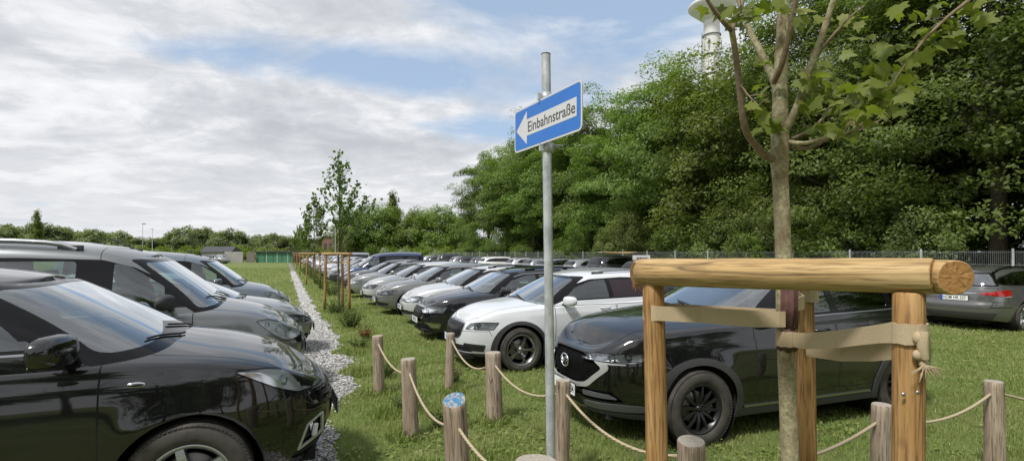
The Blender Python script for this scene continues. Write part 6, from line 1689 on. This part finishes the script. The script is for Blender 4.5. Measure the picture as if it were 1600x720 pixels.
# ------------------------------------------------------------------ weeds along the strip
def weed(name,label,loc,h,r,n,mat,leaf,seed,stemmat=None,cat='weed'):
    rg=random.Random(seed); root=empty(name,loc,0,label,cat,'weeds along the planted strip'); b=MB(); P=[];Nn=[]
    for k in range(n):
        a=rg.uniform(0,6.28); d=r*math.sqrt(rg.random()); e=Vector((math.cos(a)*d,math.sin(a)*d,h*rg.uniform(.5,1.05))); s=Vector((e.x*.3,e.y*.3,0)); m=s.lerp(e,.5)+Vector((0,0,h*.08)); b.tube([s,m,e],[.003,.0025,.001],4,cap=False)
        for j in range(rg.randint(7,13)):
            t=rg.uniform(.15,1.02); c=s.lerp(m,t*2) if t<.5 else m.lerp(e,(t-.5)*2); P.append(tuple(c+Vector((rg.gauss(0,leaf*.5),rg.gauss(0,leaf*.5),rg.gauss(0,leaf*.3))))); Nn.append((rg.gauss(0,.6),rg.gauss(0,.6),1))
    b.build('stems',stemmat or LF_WEED,root); link('leaves',leaves_mesh('leaves',np.array(P),np.array(Nn),leaf*RNG.uniform(.6,1.4,len(P)),.4,.2),[mat],root)
for i,(px,py,h,r,n,mt,lf,lab) in enumerate(((548,512,.50,.42,90,LF_WEED,.045,'leggy green weed clump left of the first rope post'),(571,530,.26,.17,50,LF_RED,.04,'rust-red dock plant beside the first rope post'),
    (708,600,.30,.16,55,mk_leaf('dry_weed',(.12,.11,.04),(.2,.19,.07),(.3,.27,.13)),.03,'dry yellowish weeds at the foot of the thin rope post'),(600,590,.24,.20,50,LF_WEED,.04,'low weeds between the first and second rope posts'),(640,640,.18,.25,50,LF_WEED,.04,'low weeds round the second rope post'),
    (700,665,.16,.22,45,LF_WEED,.04,'low weeds behind the blue-topped post'),(525,490,.45,.40,70,LF_WEED,.05,'green weed clump at the foot of the nearest far tree guard'),(560,545,.22,.25,45,LF_WEED,.04,'low weeds left of the first rope post'),(520,462,.65,.5,80,LF_WEED,.06,'tall weeds just beyond the nearest far tree guard'),(506,452,.6,.5,60,LF_WEED,.07,'tall weeds between the first and second far tree guards'),
    (498,444,.8,.6,60,LF_WEED,.08,'brownish tall weeds near the second far tree guard'),(488,436,.8,.7,50,LF_WEED,.1,'weed clump beyond the second far tree guard'),(480,429,.8,.8,50,LF_WEED,.12,'distant weed clump before the third tree guard'))):
    Y=EYE*F/(py-HOR); X=(px-800)/F*Y; weed('weed_plant',lab,(X,Y,0),h,r,n,mt,lf,i+3)
# ------------------------------------------------------------------ mesh fence
def fence():
    post=MB(); post.box((0,0,.96),(.06,.045,1.92),bev=.006); pm=post.mesh('fence_post')
    pan=MB(); n=50
    for i in range(n+1): pan.tube([(.03+i*(2.44/n),-.028,.06),(.03+i*(2.44/n),-.028,1.86)],.0030,4,cap=False,smooth=False)
    for z in(.08,.50,.95,1.40,1.80): pan.tube([(.0,-.034,z),(2.5,-.034,z)],.0045,4,cap=False,smooth=False); pan.tube([(.0,-.022,z),(2.5,-.022,z)],.0045,4,cap=False,smooth=False)
    qm=pan.mesh('mesh_panel'); wire=simple('galvanised_wire',(.40,.42,.43),.5,.5); rz=math.atan2(RU.y,RU.x)
    root=empty('mesh_fence',(15.66,15.8,0),rz,'galvanised welded mesh fence along the edge of the wood','fence')
    for i in range(-5,33):
        link('fence_post',pm,[GALV.m],root,(2.5*i,0,0)); link('mesh_panel',qm,[wire],root,(2.5*i,0,0))
fence()
# ------------------------------------------------------------------ tower
def tower():
    v=at(1112,0,130,True); r=empty('telecom_tower',v,0,'white round telecom tower with disc platform above the wood','tower'); wh=simple('tower_concrete',(.62,.61,.58),.7,var=.06,bump=(.6,.1)); gy=simple('tower_grey',(.28,.29,.31),.6)
    b=MB(); b.lathe([(2.3,0),(2.0,40),(1.95,63.5)],36); b.build('shaft',wh,r)
    b=MB(); b.lathe([(1.96,61.2),(4.9,63.8),(5.75,64.6),(5.8,65.1),(5.4,65.5),(2.2,65.8)],40); b.build('disc_platform',wh,r)
    b=MB(); b.lathe([(2.1,65.8),(2.1,74),(1.2,74.5),(1.0,86),(0,86)],30); b.build('upper_shaft',wh,r)
    for z in(47.5,52.5,57.5):
        b=MB(); b.lathe([(1.96,z-.12),(2.3,z-.12),(2.3,z+.12),(1.96,z+.12)],30); b.build('ring_gallery',gy,r)
    for k in range(9):
        for z in(45,50,55):
            a=k*2*math.pi/9+z; b=MB(); b.box((2.35*math.cos(a),2.35*math.sin(a),z),(.22,.35,2.4),rz=a,bev=.04); b.build('antenna_panel',wh if (k+int(z))%3 else gy,r)
    b=MB(); b.tube([(-2.75,-.6,44),(-2.75,-.6,58)],.12,6); b.build('ladder',gy,r)
tower()
# ------------------------------------------------------------------ far buildings
def box_obj(name,mat,par,c,d,bev=.02): b=MB(); b.box(c,d,bev=bev); return b.build(name,mat,par)
def far_buildings():
    green=NT('green_boards'); p=green.pr((.05,.2,.1),.6); w=green.n('TexWave'); w.inputs['Scale'].default_value=1.6; tc=green.n('TexCoord'); green.l(tc.outputs['Object'],w.inputs[0]); green.l(green.mix(.5,green.ramp(w.outputs['Fac'],[(0,(.035,.13,.07)),(1,(.06,.20,.11))]),green.ramp(green.noise(.8,4),[(.3,(.04,.14,.075)),(.7,(.07,.20,.12))])),p.inputs['Base Color'])
    dark=simple('dark_roof_edge',(.05,.055,.05),.8); conc=simple('grey_concrete',(.30,.29,.27),.9,var=.15,bump=(1,.1)); wht=simple('white_render',(.55,.56,.57),.8,var=.06,bump=(1,.0)); white=simple('white_post',(.5,.6,.5),.6)
    Y=93.0; X=lambda px: (px-800)/F*Y
    r=empty('green_shed',(X(428),Y,0),0,'long low green shed with dark flat roof at the meadow end','shed'); w=X(457)-X(400)
    box_obj('wall',green.m,r,(0,2,.95),(w,4,1.9)); box_obj('roof',dark,r,(1.5,1.9,2.02),(w+4,4.6,.22))
    for k in range(4): box_obj('door_panel',green.m,r,(-w/2+.9+k*1.6,-.03,.85),(1.4,.05,1.7),.01)
    for k in range(4): box_obj('frame_post',white,r,(-w/2+.1+k*1.95,-.07,.95),(.08,.07,1.9),.01)
    r=empty('concrete_wall',(X(378),Y-1,0),0,'pale concrete block wall left of the green shed','wall'); box_obj('wall_panel',conc,r,(-.9,0,1.0),(X(388)-X(360),.25,2.0)); 
    r=empty('board_fence',(X(394),Y-.6,0),0,'grey-brown board fence between concrete wall and green shed','fence')
    for k in range(9): box_obj('board',simple('old_boards',(.17,.15,.12),.9,var=.2,bump=(8,.2)) if k==0 else bpy.data.materials['old_boards'],r,(-.65+k*.165,0,.95+.03*(k%3)),(.155,.03,1.9),.004)
    r=empty('site_hut',(X(328),Y+2,0),0,'grey hut with dark pitched roof behind the far silver car','hut'); w=X(352)-X(305); box_obj('wall',conc,r,(0,1.5,1.0),(w,3,2.0))
    b=MB(); b.add([(-w/2-.2,-.3,1.95),(w/2+.2,-.3,1.95),(w/2+.2,1.5,3.0),(-w/2-.2,1.5,3.0),(-w/2-.2,3.3,1.95),(w/2+.2,3.3,1.95)],[(0,1,2,3),(3,2,5,4),(0,3,4),(1,5,2)]); b.build('roof',simple('dark_shingle_roof',(.055,.058,.065),.8,var=.2,bump=(3,.3)),r)
    r=empty('water_tank',(X(355.5),Y-2,0),0,'white plastic water tank beside the far concrete wall','tank'); b=MB(); b.box((0,0,.85),(1.2,1.0,1.35),bev=.12); b.build('tank_body',wht,r)
    b=MB()
    for z in(.3,.7,1.1,1.5): b.tube([(-.64,-.54,z),(.64,-.54,z)],.02,5)
    for x in(-.6,-.2,.2,.6): b.tube([(x,-.55,.15),(x,-.55,1.6)],.02,5)
    b.build('tank_cage',M['satin'],r)
    for (px0,px1,y0,y1,Yb,lab,mt) in((413,432,379,392,135,'small white building beyond the trees above the green shed',wht),(203,247,381,390,150,'long low white building in the distant tree gap',wht),(503,529,371,388,120,'brick-coloured building behind the young trees',simple('brick_facade',(.20,.11,.085),.9,var=.15,bump=(1.5,.1)))):
        xa=(px0-800)/F*Yb; xb=(px1-800)/F*Yb; h=EYE+(HOR-y0)/F*Yb; r=empty('distant_building',((xa+xb)/2,Yb,0),0,lab,'building')
        box_obj('wall',mt,r,(0,3,h/2),(xb-xa,6,h)); box_obj('roof',dark,r,(0,3,h+.12),(xb-xa+.4,6.4,.2))
        for k in range(3): box_obj('window',M['dark_glass'] if False else dark,r,((k-1)*(xb-xa)*.3,-.03,h*.62),((xb-xa)*.15,.06,h*.25),.01)
    for i,(px,Yp,top,lab) in enumerate(((223,118,350,'thin dark lamp post in the distant tree gap'),(238,112,358,'white flood-light post beside the distant white building'),(524,60,345,'slim grey lamp post behind the nearest far tree guard'))):
        v=at(px,0,Yp,True); h=EYE+(HOR-top)/F*Yp; r=empty('lamp_post',v,0,lab,'lamp post'); b=MB(); b.tube([(0,0,0),(0,0,h)],[.07,.04],8); b.build('pole',wht if i==1 else GALV.m,r); b=MB(); b.box((.35 if i==0 else 0,-.1,h+.05),(.8,.3,.16),bev=.05); b.build('lamp_head',wht if i==1 else M['clad'],r)
    # silver car parked at the far end
    c=get('rear'); n=Vector((1,-.12,0)).normalized(); v=at(334,0,84,True); put(c,n,(v.x+1.4,v.y)); paint(c,(.28,.28,.28,.7)); tag(c,'silver car parked far off before the hut with dark roof','car')
far_buildings()
def cabinet():
    v=at(1002,0,25,True); r=empty('vent_cabinet',v,0,'small white framed box with dark grid, left of the near guard beam','cabinet'); 
    b=MB(); b.box((0,0,1.35),(.80,.30,.62),bev=.02); b.build('case',simple('cabinet_white',(.6,.6,.58),.6),r); b=MB()
    for k in range(7): b.box((-.24+k*.08,-.155,1.35),(.045,.02,.44))
    b.build('grid',M['plastic'],r); b=MB()
    for x in(-.32,.32): b.box((x,0,.52),(.06,.06,1.06))
    b.build('leg',M['satin'],r)
cabinet()
# plate lettering and the sign's words become plain meshes
dg=bpy.context.evaluated_depsgraph_get(); cache={}
for o in [o for o in SC.objects if o.type=='FONT']:
    if o.data not in cache:
        me=bpy.data.meshes.new_from_object(o.evaluated_get(dg)); cache[o.data]=me
    me=cache[o.data]; n=bpy.data.objects.new(o.name.split('.')[0],me); COL.objects.link(n); n.parent=o.parent; n.location=o.location; n.rotation_euler=o.rotation_euler; n.scale=o.scale
    if o.color[3]!=1: n.color=o.color
    bpy.data.objects.remove(o)
